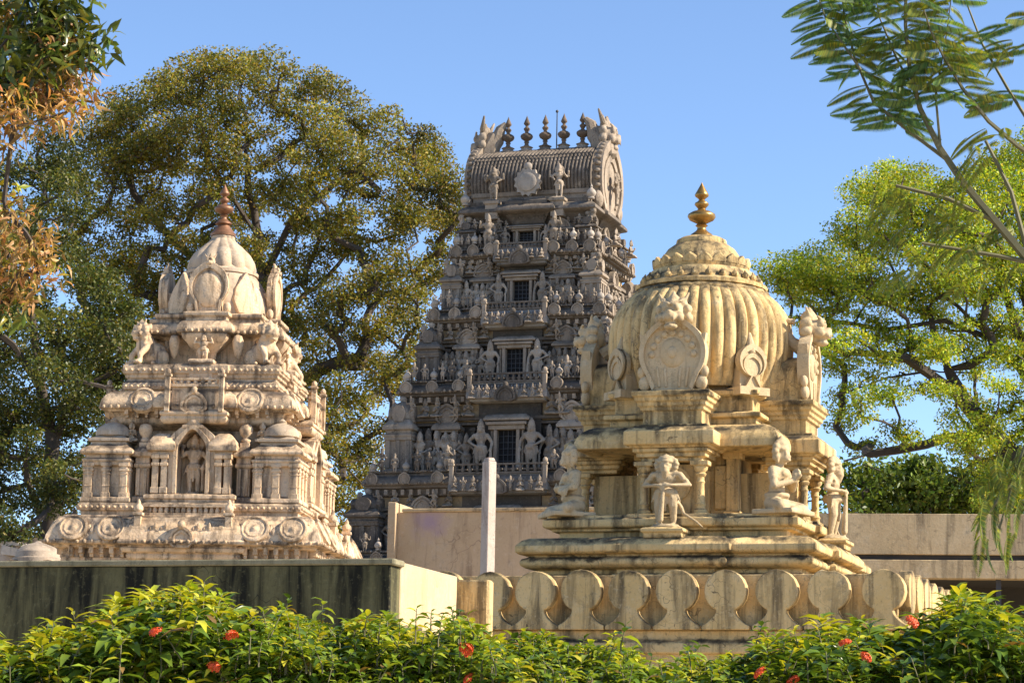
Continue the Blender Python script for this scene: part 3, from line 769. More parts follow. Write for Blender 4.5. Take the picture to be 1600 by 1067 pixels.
# barrel-roofed balcony in the middle of each side
bal_roof = MB()
pr = [(0, 0), (.16, .02), (.20, .06), (.215, .14), (.19, .24), (.13, .33), (.05, .40), (0, .42)]
bal_roof.sweep([(-.70, -2.10), (.70, -2.10), (.70, -1.9), (-.70, -1.9)], [(o, 5.27+z) for o, z in pr])
for k in range(12): bal_roof.cap((-.64+k*.116, -2.30, 5.40), (-.64+k*.116, -2.17, 5.62), .02, .02, 6)
bal_roof = bal_roof.mesh('balcony_roof', M_LS, bev=.006)
bal_post = MB().box((0, 0, .20), (.10, .10, .40)).box((0, 0, .43), (.15, .14, .05)).lathe([(.05, .455), (.075, .50), (.07, .55), (.03, .60), (.035, .62), (.01, .68)], 10).box((0, 0, .02), (.14, .13, .05)).mesh('balcony_post', M_LS, bev=.006)
bal_rail = MB().box((0, -2.06, 5.86), (1.42, .10, .05)).box((0, -2.06, 5.71), (1.42, .09, .05))
for k in range(14): bal_rail.lathe([(.028, 0), (.045, .04), (.03, .09), (.03, .13)], 8, (-.62+k*.0955, -2.06, 5.725))
bal_rail = bal_rail.mesh('balcony_rail', M_LS, bev=.004)
bal_base = MB().sweep([(-.88, -2.10), (.88, -2.10), (.88, -1.9), (-.88, -1.9)], [(0, 4.9), (0, 4.95), (.06, 4.97), (.08, 5.02), (.06, 5.06), (.14, 5.08), (.16, 5.14), (.12, 5.18), (.02, 5.21), (.02, 5.27)]).mesh('balcony_base', M_LS, bev=.006)
gab = nasi(MB(), .40, .34, .10, -2.38, Matrix.Translation((0, 0, 5.14))); gab.ell((0, -2.36, 5.52), (.07, .06, .08)); gab = gab.mesh('balcony_gable', M_LS, smooth=40)
for a, q in sides():
    inst(bal_base, 'balcony_base', ls, rz=a); inst(bal_roof, 'balcony_roof', ls, rz=a); inst(bal_rail, 'balcony_rail', ls, rz=a); inst(gab, 'balcony_gable', ls, rz=a)
    for x in (-.76, .76): inst(bal_post, 'balcony_post', ls, q @ V(x, -2.24, 5.27), a, (1.1, 1.1, 1.0))
# first storey
MB().sweep(rect(1.20), [(0, 5.9), (0, 7.22), (.22, 7.30), (.25, 7.34), (.25, 7.42)]).build('storey_wall', M_LS, ls)
def pavilion_body(w, h):
    """square corner pavilion: plinth, core, entablature; pilasters are separate"""
    m = MB(); s = w/2
    m.sweep(rect(s), [(.02, 0), (.02, .07*h), (-.02, .09*h), (-.09*w, .11*h), (-.09*w, .60*h), (0, .62*h), (0, .67*h), (.02, .69*h), (.02, .72*h), (-.03, .74*h), (-.03, .79*h), (.05, .81*h), (.055, .85*h), (.02, .90*h), (-.05, .94*h), (-.08, .97*h), (-.12, 1.0*h)])
    return m
pil = MB().box((0, 0, .30), (.12, .08, .60)).box((0, 0, .40), (.145, .095, .02)).box((0, 0, .20), (.135, .09, .02)).box((0, 0, .045), (.16, .09, .09)).box((0, 0, .47), (.16, .10, .05)).box((0, 0, .56), (.18, .11, .07)).mesh('pilaster', M_LS, bev=.008)
pav = pavilion_body(.80, 1.0).mesh('corner_pavilion', M_LS, bev=.006)
proof = MB().sweep(rect(.30), [(0, 0), (0, .06), (.05, .075), (.05, .12), (-.03, .14), (-.06, .17)])
proof.lathe([(.22, .16), (.285, .19), (.29, .25), (.25, .33), (.17, .39), (.08, .42), (.05, .43), (.07, .46), (.03, .50)], 20, fn=lambda a, t: 1+.06*abs(math.cos(2*a))*(1-t)); proof = proof.mesh('pavilion_roof', M_LSD, bev=0, smooth=40)
for sx in (-1, 1):
    for sy in (-1, 1):
        pv = inst(pav, 'corner_pavilion', ls, (sx*1.44, sy*1.44, 5.94))
        inst(proof, 'pavilion_roof', pv, (0, 0, .96))
        for a, q in sides():
            for x in (-.30, 0, .30):
                inst(pil, 'pilaster', pv, q @ V(x, -.36, .07), a)
slim = MB()
slim.sweep(rect(.14, .16), [(.01, 0), (.01, .10), (-.02, .12), (-.03, .14), (-.03, .60), (0, .62), (0, .67), (-.02, .69), (-.02, .78), (.03, .80), (.03, .87), (-.02, .93), (-.06, .97), (-.06, 1.05)])
slim.lathe([(.07, 1.05), (.085, 1.10), (.05, 1.14), (.10, 1.20), (.12, 1.28), (.09, 1.36), (.05, 1.38)], 14); slim.box((-.06, -.145, .36), (.06, .06, .46)); slim.box((.06, -.145, .36), (.06, .06, .46))
slim = slim.mesh('slim_pavilion', M_LS, bev=.006, smooth=40)
# central niche
jamb = MB().box((0, -.02, .30), (.15, .18, .60)).box((0, -.02, .05), (.19, .22, .10)).box((0, -.02, .47), (.19, .22, .05)).box((0, -.02, .60), (.20, .22, .08)).mesh('niche_pilaster', M_LS, bev=.008)
nbase = MB().sweep([(-.70, -1.80), (.70, -1.80), (.70, -1.3), (-.70, -1.3)], [(.05, 5.93), (.05, 5.99), (.08, 6.0), (.08, 6.06), (.02, 6.09)]).mesh('niche_base', M_LS, bev=.006)
narch = MB()
in_ = [(-.245, 0)] + [(.245*math.cos(PI-PI*k/16)*(1), .72+.26*math.sin(PI*k/16)**.9+.10*math.sin(PI*k/16)**8) for k in range(17)] + [(.245, 0)]
out_ = [(x*1.62, z*1.0 + (.14 if z > .7 else 0)) for x, z in in_]
mid = [(x*1.28, z + (.07 if z > .7 else 0)) for x, z in in_]
narch.ring(out_, in_, -1.80, -1.40, Matrix.Translation((0, 0, 6.09))); narch.ring(mid, in_, -1.84, -1.79, Matrix.Translation((0, 0, 6.09)))
narch = narch.mesh('niche_arch', M_LS, bev=.006, smooth=40)
nback = MB().box((0, -1.40, 6.6), (.56, .06, 1.05)).mesh('niche_back', M_LS)
nroof = MB()
nroof.sweep([(-.16, -1.78), (.16, -1.78), (.16, -1.4), (-.16, -1.4)], [(0, 6.72), (0, 6.80), (.08, 6.81), (.09, 6.88), (.06, 6.97), (0, 7.05), (-.05, 7.10), (-.1, 7.12)])
nroof = nroof.mesh('niche_eaves', M_LS, bev=.006)
ncrest = MB().sweep([(-.16, -1.80), (.16, -1.80), (.16, -1.5), (-.16, -1.5)], [(0, 7.18), (.02, 7.2), (.02, 7.24), (-.03, 7.27)]).ell((0, -1.72, 7.30), (.13, .10, .09)).cap((0, -1.72, 7.35), (0, -1.70, 7.46), .06, .03).mesh('niche_crest', M_LS, smooth=40)
npose = dict(halo=True, ped=.13, er=(-.19, 0, .62), wr=(-.17, -.08, .74), tr=(-.17, -.09, .82), el=(.19, 0, .58), wl=(.15, -.08, .46), tl=(.15, -.09, .38), extra=[((.14, -.08, .44), (.15, -.07, .05), .017, .03)])
NST = sculpt('niche_statue', figure(npose, True), M_LS, .011, 1)
for a, q in sides():
    for x in (-.86, .86): inst(slim, 'slim_pavilion', ls, q @ V(x, -1.56, 5.94), a, (1.0, 1.0, .98))
    inst(nback, 'niche_back', ls, rz=a); inst(nbase, 'niche_base', ls, rz=a); inst(narch, 'niche_arch', ls, rz=a); inst(ncrest, 'niche_crest', ls, rz=a)
    for x in (-.52, .52): inst(nroof, 'niche_eaves', ls, q @ V(x, 0, 0), a)
    for x in (-.61, -.46, .46, .61): inst(jamb, 'niche_pilaster', ls, q @ V(x, -1.72, 6.09), a, (.72, 1, 1.04))
    s_ = inst(NST, 'niche_statue', ls, q @ V(0, -1.58, 6.115), a, (1.15, 1.0, 1.0))
# second eaves, slabs
for a, q in sides():
    for k in range(-7, 8):
        if abs(k*.172) < .55: continue
        inst(BR, 'bracket', ls, q @ V(k*.172, -1.47, 7.46), a, .9)
P2 = stepped(1.45, 1.45, [(.52, .09)], [(.52, .09)])
MB().sweep(P2, [(-.02, 7.40), (.02, 7.50), (.11, 7.51), (.12, 7.54), (.19, 7.55), (.20, 7.61), (.18, 7.70), (.13, 7.78), (.06, 7.84), (0, 7.86)]).build('upper_eaves', M_LS, ls, bev=.008)
for a, q in sides():
    for x in (-.92, .92): inst(ROUND, 'roundel', ls, q @ V(x, -1.60, 7.69), a, .95, R(66))
cp = MB().box((0, -1.71, 7.70), (.80, .06, .40)).box((0, -1.73, 7.92), (.96, .10, .05)).box((0, -1.73, 8.03), (.96, .08, .04)).sweep([(-.52, -1.76), (.52, -1.76), (.52, -1.5), (-.52, -1.5)], [(0, 7.28), (.03, 7.31), (.05, 7.36), (.03, 7.40), (.06, 7.42), (.06, 7.47), (-.02, 7.52)])
for k in range(7): cp.lathe([(.025, 0), (.04, .03), (.03, .08)], 8, (-.36+k*.12, -1.73, 7.945))
cp = cp.mesh('balcony_panel', M_LS, bev=.006); cg = nasi(MB(), .46, .34, .09, -1.83, Matrix.Translation((0, 0, 7.46))).ell((0, -1.80, 7.83), (.06, .06, .07)); cg = cg.mesh('balcony_gable', M_LS, smooth=40)
cpost = MB().box((0, 0, .30), (.085, .09, .60)).box((0, 0, .62), (.12, .12, .05)).ell((0, 0, .68), (.05, .05, .06), 8, 6).mesh('balcony_post', M_LS, bev=.006)
for a, q in sides():
    inst(cp, 'balcony_panel', ls, rz=a); inst(cg, 'balcony_gable', ls, rz=a)
    for x in (-.46, .46): inst(cpost, 'balcony_post', ls, q @ V(x, -1.80, 7.47), a)
MB().sweep(stepped(1.30, 1.30, [(.42, .05)], [(.42, .05)]), [(0, 7.85), (0, 7.90), (.05, 7.92), (.05, 8.03), (0, 8.05), (-.02, 8.10), (.02, 8.12), (.02, 8.17), (.06, 8.19), (.06, 8.32), (.03, 8.35), (-.3, 8.37)]).build('upper_slab', M_LS, ls, bev=.008)
# neck storey with corner beasts, brackets, pendants
MB().sweep(rect(.78), [(.03, 8.36), (.03, 8.42), (0, 8.44), (0, 8.82), (.05, 8.86), (.05, 8.92)]).build('neck_wall', M_LS, ls)
GB = sculpt('guardian_beast', guardian_beast(), M_LS, .026, 2)
for k in range(4): inst(GB, 'guardian_beast', ls, Matrix.Rotation(k*PI/2, 4, 'Z') @ V(1.04, -1.04, 8.36), k*PI/2+PI/4, .78)
pend = MB().lathe([(.005, 0), (.05, .06), (.085, .18), (.095, .28), (.07, .36), (.03, .38)], 12).mesh('pendant', M_LS, smooth=50)
cbr = sculpt('bracket_figure', figure(dict(ped=.14, el=(.2, 0, .66), wl=(.17, -.02, .82), tl=(.16, -.02, .9), er=(-.2, 0, .66), wr=(-.17, -.02, .82), tr=(-.16, -.02, .9)), False), M_LS, .016, 1)
cbk = MB().sweep([(-.20, -1.40), (.20, -1.40), (.20, -1.0), (-.20, -1.0)], [(0, 8.05), (0, 8.34), (.02, 8.36), (.02, 8.42), (-.02, 8.44)]).mesh('figure_plinth', M_LS, bev=.006)
for a, q in sides():
    inst(cbk, 'figure_plinth', ls, rz=a); inst(cbr, 'bracket_figure', ls, q @ V(0, -1.24, 8.40), a, (.80, .7, .46))
    for x in (-.55, .55): inst(pend, 'pendant', ls, q @ V(x, -1.02, 8.48), a, 1.05)
    wing = MB().sweep([(-.30, -1.14), (.30, -1.14), (.30, -.8), (-.30, -.8)], [(-.14, 8.46), (-.12, 8.58), (-.02, 8.68), (.0, 8.72), (.08, 8.80), (.10, 8.88)]); wing.build('neck_corbel', M_LS, ls, rz=a, bev=.006)
MB().sweep(stepped(.92, .92, [(.38, .22)], [(.38, .22)]), [(-.1, 8.86), (.04, 8.88), (.10, 8.89), (.11, 8.94), (.09, 9.02), (.04, 9.08), (-.02, 9.10), (-.02, 9.16), (.02, 9.18), (.02, 9.24), (-.1, 9.27)]).build('neck_eaves', M_LS, ls, bev=.008)
# dome
pr = [(.80, 9.22), (.84, 9.30), (.86, 9.45), (.845, 9.60), (.79, 9.76), (.70, 9.90), (.62, 10.0), (.60, 10.03)]
MB().lathe(pr, 64, fn=lambda a, t: 1+.07*abs(math.cos(4*a+PI/2))*(1-t)).build('dome', M_LSD, ls, smooth=45)
MB().lathe([(.58, 10.0), (.645, 10.02), (.65, 10.07), (.60, 10.10), (.52, 10.12)], 48).build('dome_band', M_LSD, ls, smooth=45)
MB().lathe([(.55, 10.09), (.575, 10.15), (.55, 10.27), (.475, 10.40), (.36, 10.51), (.25, 10.60), (.20, 10.66), (.21, 10.69), (.18, 10.73), (.1, 10.75)], 144, fn=lambda a, t: 1+.13*(abs(math.sin(6*a))-.5)*(1-t)**.7).build('lotus_cap', M_LSD, ls, smooth=45)
LP = MB().extr([(-.13, 0), (.13, 0), (.14, .10), (.09, .20), (0, .27), (-.09, .20), (-.14, .10)], -.03, .02, inset=.3).mesh('petal', M_LSD, smooth=30)
for k in range(12):
    a = 2*PI*k/12; inst(LP, 'petal', ls, (.555*math.cos(a), .555*math.sin(a), 10.08), a+PI/2, 1, R(-33))
dg = nasi(MB(), .70, .82, .16, -1.04, Matrix.Translation((0, 0, 9.24)))
dg.ell((0, -1.0, 9.64), (.28, .06, .31)); dg.box((0, -.86, 9.50), (.46, .22, .42))
for s in (-1, 1): dg.ell((s*.32, -.95, 9.34), (.07, .06, .09)); dg.cap((s*.28, -.95, 9.74), (s*.34, -.95, 9.90), .05, .015)
dg = dg.mesh('horseshoe_gable', M_LS, bev=.006, smooth=40)
dm = sculpt('gable_mask', lion_head(False), M_LS, .04, 2)
DLEAF = MB().extr([(-.22, 0), (.22, 0), (.31, .22), (.24, .44), (0, .74), (-.24, .44), (-.31, .22)], -.06, .10, inset=.25).mesh('diagonal_leaf', M_LS, bev=.01, smooth=30)
for a, q in sides():
    g = inst(dg, 'horseshoe_gable', ls, rz=a); inst(dm, 'gable_mask', g, (0, -.95, 9.98), 0, .26)
    inst(LEAFY, 'scroll_relief', ls, Matrix.Rotation(a+PI/4, 4, 'Z') @ V(0, -.88, 9.42), a+PI/4, (1.2, 1, 1.3))
    inst(DLEAF, 'diagonal_leaf', ls, Matrix.Rotation(a+PI/4, 4, 'Z') @ V(0, -.90, 9.28), a+PI/4, 1, R(-10))
MB().lathe([(.22, 10.71), (.225, 10.75), (.18, 10.80), (.10, 10.90), (.09, 10.93)], 24).build('finial_base', M_COPPER, ls, smooth=45)
inst(finial_mesh('copper_finial', .70, M_COPPER, 1.0), 'copper_finial', ls, (0, 0, 10.90))

bead_row(stepped(1.895, 1.895, [(.72, .08)], [(.72, .08)]), 5.85, .095, .03, 'bead_row', M_LS, ls)
bead_row(stepped(1.36, 1.36, [(.42, .05)], [(.42, .05)]), 8.25, .10, .032, 'bead_row', M_LS, ls)
bead_row(stepped(1.35, 1.35, [(.42, .05)], [(.42, .05)]), 7.97, .10, .028, 'bead_row', M_LS, ls)
bead_row(stepped(2.325, 2.325, [(.80, .06)], [(.80, .06)]), 5.235, .12, .034, 'eaves_bead_row', M_LS, ls, 1.2)
bead_row(stepped(1.65, 1.65, [(.52, .09)], [(.52, .09)]), 7.575, .12, .032, 'eaves_bead_row', M_LS, ls, 1.2)
bead_row(stepped(1.03, 1.03, [(.38, .22)], [(.38, .22)]), 8.92, .10, .03, 'eaves_bead_row', M_LS, ls, 1.3)
FIGL = []
for me in FIG[:4]:
    d = me.copy(); d.materials.clear(); d.materials.append(M_LS); FIGL.append(d)
SITL = SIT.copy(); SITL.materials.clear(); SITL.materials.append(M_LS)
for a, q in sides():                                             # carved figures and foliage on the balcony fronts and eaves
    for x in (-.45, -.27, .27, .45): inst(FIGL[int(abs(x)*20) % 4], 'balcony_figure', ls, q @ V(x, -2.30, 5.20), a, (.42, .3, .36))
    for x in (-1.28, 1.28): inst(LEAFY, 'scroll_relief', ls, q @ V(x, -1.60, 7.67), a, .8, R(-26))
    for x in (-.56, .56): inst(LEAFY, 'scroll_relief', ls, q @ V(x, -1.62, 7.67), a, .6, R(-26))
    for x in (-1.12, 1.12): inst(SITL, 'seated_relief', ls, q @ V(x, -1.47, 7.0), a, .34)

for o in ls.children:                                            # the crowning part stands slightly taller
    z0_ = min(v[2] for v in o.bound_box)*o.scale.z + o.location.z
    if z0_ > 8.34:
        o.location.z = 8.36+(o.location.z-8.36)*1.06; o.scale.z *= 1.06
# ================================================================ gateway tower: dark carved stone, four storeys and a barrel roof
GX, GY, GR = .92, 78.0, R(-18.0)
gp = empty('gateway_tower', (GX, GY, 0), GR, 'tall dark stone gateway tower covered in carved figures, five finials on its barrel roof', 'tower')
M_GPM = stone('grey_granite', (.20, .19, .18), (.28, .26, .24), (.05, .048, .046), (.42, .38, .34), .6, .45, .7, .4, tops=.5, vary=.2)
# eaves levels: height of the eaves tip, half width, half depth at the tip
LV = [(7.6, 5.20, 4.75), (10.0, 4.44, 4.05), (12.82, 3.66, 3.38), (15.13, 3.02, 2.80), (17.16, 2.52, 2.27), (18.58, 2.22, 1.88)]
BULB = MB().lathe([(.10, 0), (.12, .04), (.09, .08), (.15, .14), (.17, .21), (.13, .30), (.06, .36), (.03, .40), (.05, .43), (.004, .52)], 12).mesh('bulb_finial', M_BULB, smooth=50)
def gp_pav(w, h):
    m = pavilion_body(w, h); s = w/2
    for a, q in sides():
        for x in (-.36*w, 0, .36*w): m.box((x, -.44*w, .36*h), (.14*w, .09*w, .50*h), M=q)
    m.lathe([(.30*w, .98*h), (.40*w, 1.02*h), (.42*w, 1.10*h), (.34*w, 1.22*h), (.18*w, 1.32*h), (.08*w, 1.35*h)], 14)
    for a, q in sides():
        m.extr([(x*w*.5, z*h*.30) for x, z in reversed(horseshoe(1, 1, 8))], -.46*w, -.30*w, q @ Matrix.Translation((0, 0, .96*h)))
    return m
def gp_panjara(w, h):
    """narrow bay: twin pilasters, eaves, horseshoe gable"""
    m = MB()
    for x in (-.36*w, .36*w): m.box((x, 0, .34*h), (.18*w, .24, .62*h)); m.box((x, 0, .64*h), (.26*w, .30, .05*h)); m.box((x, 0, .03*h), (.26*w, .30, .06*h))
    m.box((0, .06, .34*h), (.6*w, .10, .6*h))
    m.sweep([(-.48*w, -.12), (.48*w, -.12), (.48*w, .2), (-.48*w, .2)], [(0, .67*h), (.02, .70*h), (.10, .71*h), (.10, .75*h), (.04, .80*h), (-.02, .83*h)])
    nasi(m, .95*w, .30*h, .18, -.16, Matrix.Translation((0, 0, .81*h)))
    return m
def gp_door(w, h):
    m = MB()
    for s in (-1, 1):
        m.box((s*w*.62, 0, h*.5), (w*.18, .30, h)); m.box((s*w*.85, .05, h*.5), (w*.12, .26, h)); m.box((s*w*.62, -.02, h*.03), (w*.26, .36, h*.06))
    m.box((0, 0, h*1.05), (w*2.0, .34, h*.10)); m.box((0, -.05, h*1.14), (w*2.25, .40, h*.07))
    m.sweep([(-w*1.05, -.12), (w*1.05, -.12), (w*1.05, .2), (-w*1.05, .2)], [(0, h*1.18), (.04, h*1.20), (.12, h*1.21), (.12, h*1.26), (.05, h*1.33), (-.02, h*1.36)])
    return m
def eaves_row(n, s): pass
NST_ = 0
def put_statue(x, y, z, rz, h, k, dark=False):
    me = (FIG_DARK[k % 4] if dark else FIG[k % 6])
    w = random.uniform(1.0, 1.25)
    inst(me, 'carved_figure', gp, (x, y, z), rz+random.uniform(-.25, .25), (h*w*random.choice((-1, 1)), h*w, h))
for i in range(len(LV)-1):
    z0, w0, d0 = LV[i]; z1, w1, d1 = LV[i+1]
    H = z1-z0; ke = max(.62, min(1, H/2.5)); kn = max(.62, min(1, (LV[i+2][0]-z1)/2.5)) if i+2 < len(LV) else .8
    EZ = lambda o: z0+o*ke
    fl = z0+.38*ke                           # storey floor above the lower eaves
    ww, wd = w1-.42, d1-.42                               # wall half sizes
    # eaves of this level (under the storey)
    ph = .16*H+.10; cb, cd = w0-.34, d0-.34
    plan = stepped(cb, cd, [(.62*cb, .08), (.30*cb, .18)], [(.5*cd, .12)])
    MB().sweep(plan, [(-.15, EZ(-.34)), (-.05, EZ(-.30)), (.0, EZ(-.12)), (.10, EZ(-.08)), (.12, EZ(-.02)), (.19, z0), (.21, EZ(.05)), (.19, EZ(.13)), (.13, EZ(.21)), (.05, EZ(.27)), (-.02, EZ(.29)), (-.02, EZ(.36)),
        (.06, EZ(.38)), (.06, EZ(.44)), (-.6, EZ(.46))]).build('eaves', M_GP, gp, bev=0)
    bead_row(stepped(cb+.21, cd+.21, [(.62*cb, .08), (.30*cb, .18)], [(.5*cd, .12)]), EZ(.05), .17, .045, 'eaves_bead_row', M_GPL, gp, 1.2)
    bead_row(stepped(cb+.06, cd+.06, [(.62*cb, .08), (.30*cb, .18)], [(.5*cd, .12)]), EZ(.41), .15, .035, 'bead_row', M_GPL, gp)
    dn_ = MB()
    for a, hx, hy in ((0, cb, cd), (PI/2, cd, cb)):
        q = Matrix.Rotation(a, 4, 'Z'); n = int(hx*2/.26)
        for s in (0, PI):
            for k in range(n+1): dn_.box((-hx+k*2*hx/n, -hy-.03, EZ(-.20)), (.10, .16, .16*ke), M=Matrix.Rotation(a+s, 4, 'Z'))
    tag(dn_.build('dentil_row', M_GPL, gp, smooth=0), kind='stuff')
    # small horseshoe gables riding on the eaves, and bulbs above them
    ng = nasi(MB(), .42, .36, .12, 0).mesh('eaves_gable', M_GPL, smooth=40)
    for a, hx, hy in ((0, cb, cd), (PI/2, cd, cb), (-PI/2, cd, cb)):
        q = Matrix.Rotation(a, 4, 'Z'); n = 3 if a == 0 else 2
        xs = [s*hx*f for f in ((.97, .72, .46) if a == 0 else (.9, .45)) for s in (-1, 1)]
        for x in xs:
            inst(ng, 'eaves_gable', gp, q @ V(x, -hy-.26-(.10 if abs(x) < .62*hx and a == 0 else 0), z0+.04), a, .9)
            inst(BULB, 'bulb_finial', gp, q @ V(x, -hy-.08, z0+.42), a, .72)
    # wall of the storey
    wp = stepped(ww-.12, wd-.12, [(.30*ww, .20)], [(.34*wd, .15)])
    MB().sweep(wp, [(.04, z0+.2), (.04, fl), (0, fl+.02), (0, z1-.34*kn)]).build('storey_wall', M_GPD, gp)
    MB().sweep(rect(ww-.05, wd-.05), [(0, z1-.30*H), (.0, z1-.30*kn)]).build('frieze', M_GPO, gp)
    sh = z1-.30*kn-fl; hh = sh*.78
    # pilasters, joined per storey
    pl_ = MB()
    for a, hx, hy in ((0, ww, wd), (PI/2, wd, ww), (-PI/2, wd, ww)):
        q = Matrix.Rotation(a, 4, 'Z'); n = int(hx*2/.34)
        for k in range(n+1):
            x = -hx+.05+k*(2*hx-.1)/n
            if a == 0 and abs(x) < .30*ww+.05: continue
            pl_.box((x, -hy+.06, fl+hh*.42), (.11, .14, hh*.84), M=q); pl_.box((x, -hy+.04, fl+hh*.80), (.18, .18, .08), M=q); pl_.box((x, -hy+.04, fl+.05), (.16, .18, .10), M=q)
        pl_.box((0, -hy+.03, fl+hh*.90), (2*hx-.1, .20, .07), M=q); pl_.box((0, -hy+.0, fl+hh*.99), (2*hx-.1, .24, .09), M=q)
    tag(pl_.build('pilaster_row', M_GP, gp, bev=0, smooth=0), kind='stuff')
    # corner pavilions
    pw = .19*w1+.16; pm_ = gp_pav(pw, hh*.98).mesh('corner_pavilion', M_GPL if i % 2 else M_GP, smooth=30)
    for sx in (-1, 1):
        for sy in (-1, 1):
            o = inst(pm_, 'corner_pavilion', gp, (sx*(ww+.12), sy*(wd+.12), fl))
            inst(BULB, 'bulb_finial', o, (0, 0, hh*1.28), 0, .7)
    # narrow bays
    pj = gp_panjara(.62+.04*(4-i), hh*1.12).mesh('gabled_bay', M_GPL, smooth=35)
    for s in (-1, 1):
        o = inst(pj, 'gabled_bay', gp, (s*.60*ww, -wd-.06, fl)); 
    for a in (PI/2, -PI/2):
        q = Matrix.Rotation(a, 4, 'Z'); inst(pj, 'gabled_bay', gp, q @ V(0, -ww-.10, fl), a)
    # doorway in the middle of the front
    dw = .46+.035*(4-i); dh = hh*.76
    df = gp_door(dw, dh).mesh('door_frame', M_GPL, bev=.01); fy = -wd-.24
    d = inst(df, 'door_frame', gp, (0, fy, fl))
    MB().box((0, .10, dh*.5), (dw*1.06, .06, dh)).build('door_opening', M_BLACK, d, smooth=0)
    bars = MB()
    for k in range(-1, 2): bars.box((k*dw*.25, .05, dh*.5), (.022, .03, dh))
    for k in range(1, 7): bars.box((0, .045, dh*k/7), (dw, .03, .02))
    bars.build('door_grille', M_IRON, d, smooth=0)
    # balustrade and barrel-roofed hood in front of the doorway, riding on the eaves
    bw = .34*cb
    bl = MB().box((0, -d0+.06, EZ(.56)), (2*bw, .09, .05)).box((0, -d0+.06, EZ(.30)), (2*bw, .09, .06))
    for k in range(13): bl.lathe([(.035, 0), (.06, .07*ke), (.03, .16*ke), (.045, .24*ke)], 8, (-bw+.06+k*(2*bw-.12)/12, -d0+.06, EZ(.32)))
    bl.build('door_balustrade', M_GP, gp, smooth=40)
    hd = MB().sweep([(-bw, -d0+.06), (bw, -d0+.06), (bw, -d0+.5), (-bw, -d0+.5)], [(-.1, z0-.34), (.02, z0-.30), (.03, z0-.24), (.12, z0-.22), (.13, z0-.14), (.12, z0-.04), (.09, z0+.08), (.04, z0+.17), (0, z0+.22), (0, z0+.28)])
    for k in range(22): hd.cap((-bw+.05+k*(2*bw-.1)/21, -d0-.065, z0-.14), (-bw+.05+k*(2*bw-.1)/21, -d0, z0+.14), .034, .03, 6)
    h_ = hd.build('door_hood', M_GPM, gp, smooth=40)
    nasi(MB(), .66, .44, .16, -d0-.20, Matrix.Translation((0, 0, z0-.34))).ell((0, -d0-.14, z0+.15), (.09, .08, .10)).build('hood_gable', M_GP, h_, smooth=40)
    ps = MB().box((0, 0, .35), (.12, .12, .80)).box((0, 0, .78), (.17, .17, .07)).ell((0, 0, .88), (.08, .08, .10), 8, 6).mesh('hood_post', M_GPL)
    for s in (-1, 1): inst(ps, 'hood_post', gp, (s*(bw+.04), -d0+.0, EZ(-.15)), 0, (1, 1, ke*.9))
    for s in (-1, 1):
        for x in (.30, .52, .74, .93): inst(SIT if x in (.52, .93) else FIG[random.randrange(6)], 'balcony_figure', gp, (s*x*bw, -d0-.12, z0-.26*ke), random.uniform(-.2, .2), (.42*ke*.9, .34, .46*ke))
    # figures
    st = hh*.80
    for s in (-1, 1):
        inst(FIG[2], 'door_guardian', gp, (s*(dw*1.28+.06), fy-.16, fl+.04), 0, (s*st*1.28, st*1.1, st*1.16))
    xs = [.36*ww+.12, .46*ww, .525*ww, .69*ww, .77*ww, .85*ww]
    for s in (-1, 1):
        for k, x in enumerate(xs): put_statue(s*x, -wd-.16-random.uniform(0, .08), fl+.03, 0, st*random.uniform(.86, 1.04), random.randrange(6), k % 3 == 1)
        put_statue(s*.60*ww, -wd-.24, fl+.03, 0, st*.92, random.randrange(6))
    for a in (PI/2, -PI/2):
        q = Matrix.Rotation(a, 4, 'Z')
        for x in (-.72, -.45, 0, .45, .72):
            p = q @ V(x*wd, -ww-.22, fl+.03); put_statue(p.x, p.y, p.z, a, st*random.uniform(.9, 1.05), random.randrange(6))
        for x in (-.6, .6):
            p = q @ V(x*wd, -w0-.05, z0+.40); inst(SIT, 'carved_seated_figure', gp, p, a, .55)
    # small figures standing along the eaves
    for s in (-1, 1):
        for x in (.40, .54, .63, .80, .90): put_statue(s*x*cb, -cd-.16, z0+.40, 0, H*random.uniform(.20, .28), random.randrange(6), random.random() < .4)
    # carved figures sitting on pavilion tops and bracing the upper eaves
    for s in (-1, 1):
        for x in (.40, .52, .70, .82):
            inst(SIT, 'carved_seated_figure', gp, (s*x*ww, -wd-.10, fl+hh*1.03), random.uniform(-.3, .3), hh*random.uniform(.30, .38))
        inst(LION_GP, 'carved_lion', gp, (s*(ww+.28), -wd-.26, fl+hh*1.02), s*R(40), (.42, .42, .5))
        for x in (.50, .93):
            inst(FIG[3], 'bracing_figure', gp, (s*x*ww, -wd-.22, fl+hh*.98), 0, (s*.62, .62, sh*.34), R(16))
# solid lower storey that rests on the ground
zb, wb, db = LV[0]
MB().sweep(stepped(wb-.4, db-.4, [(1.6, .3)], [(1.2, .3)]), [(.3, 0), (.3, .6), (.15, .7), (.15, 1.2), (0, 1.3), (0, zb-.2)]).build('base_storey', M_GP, gp)
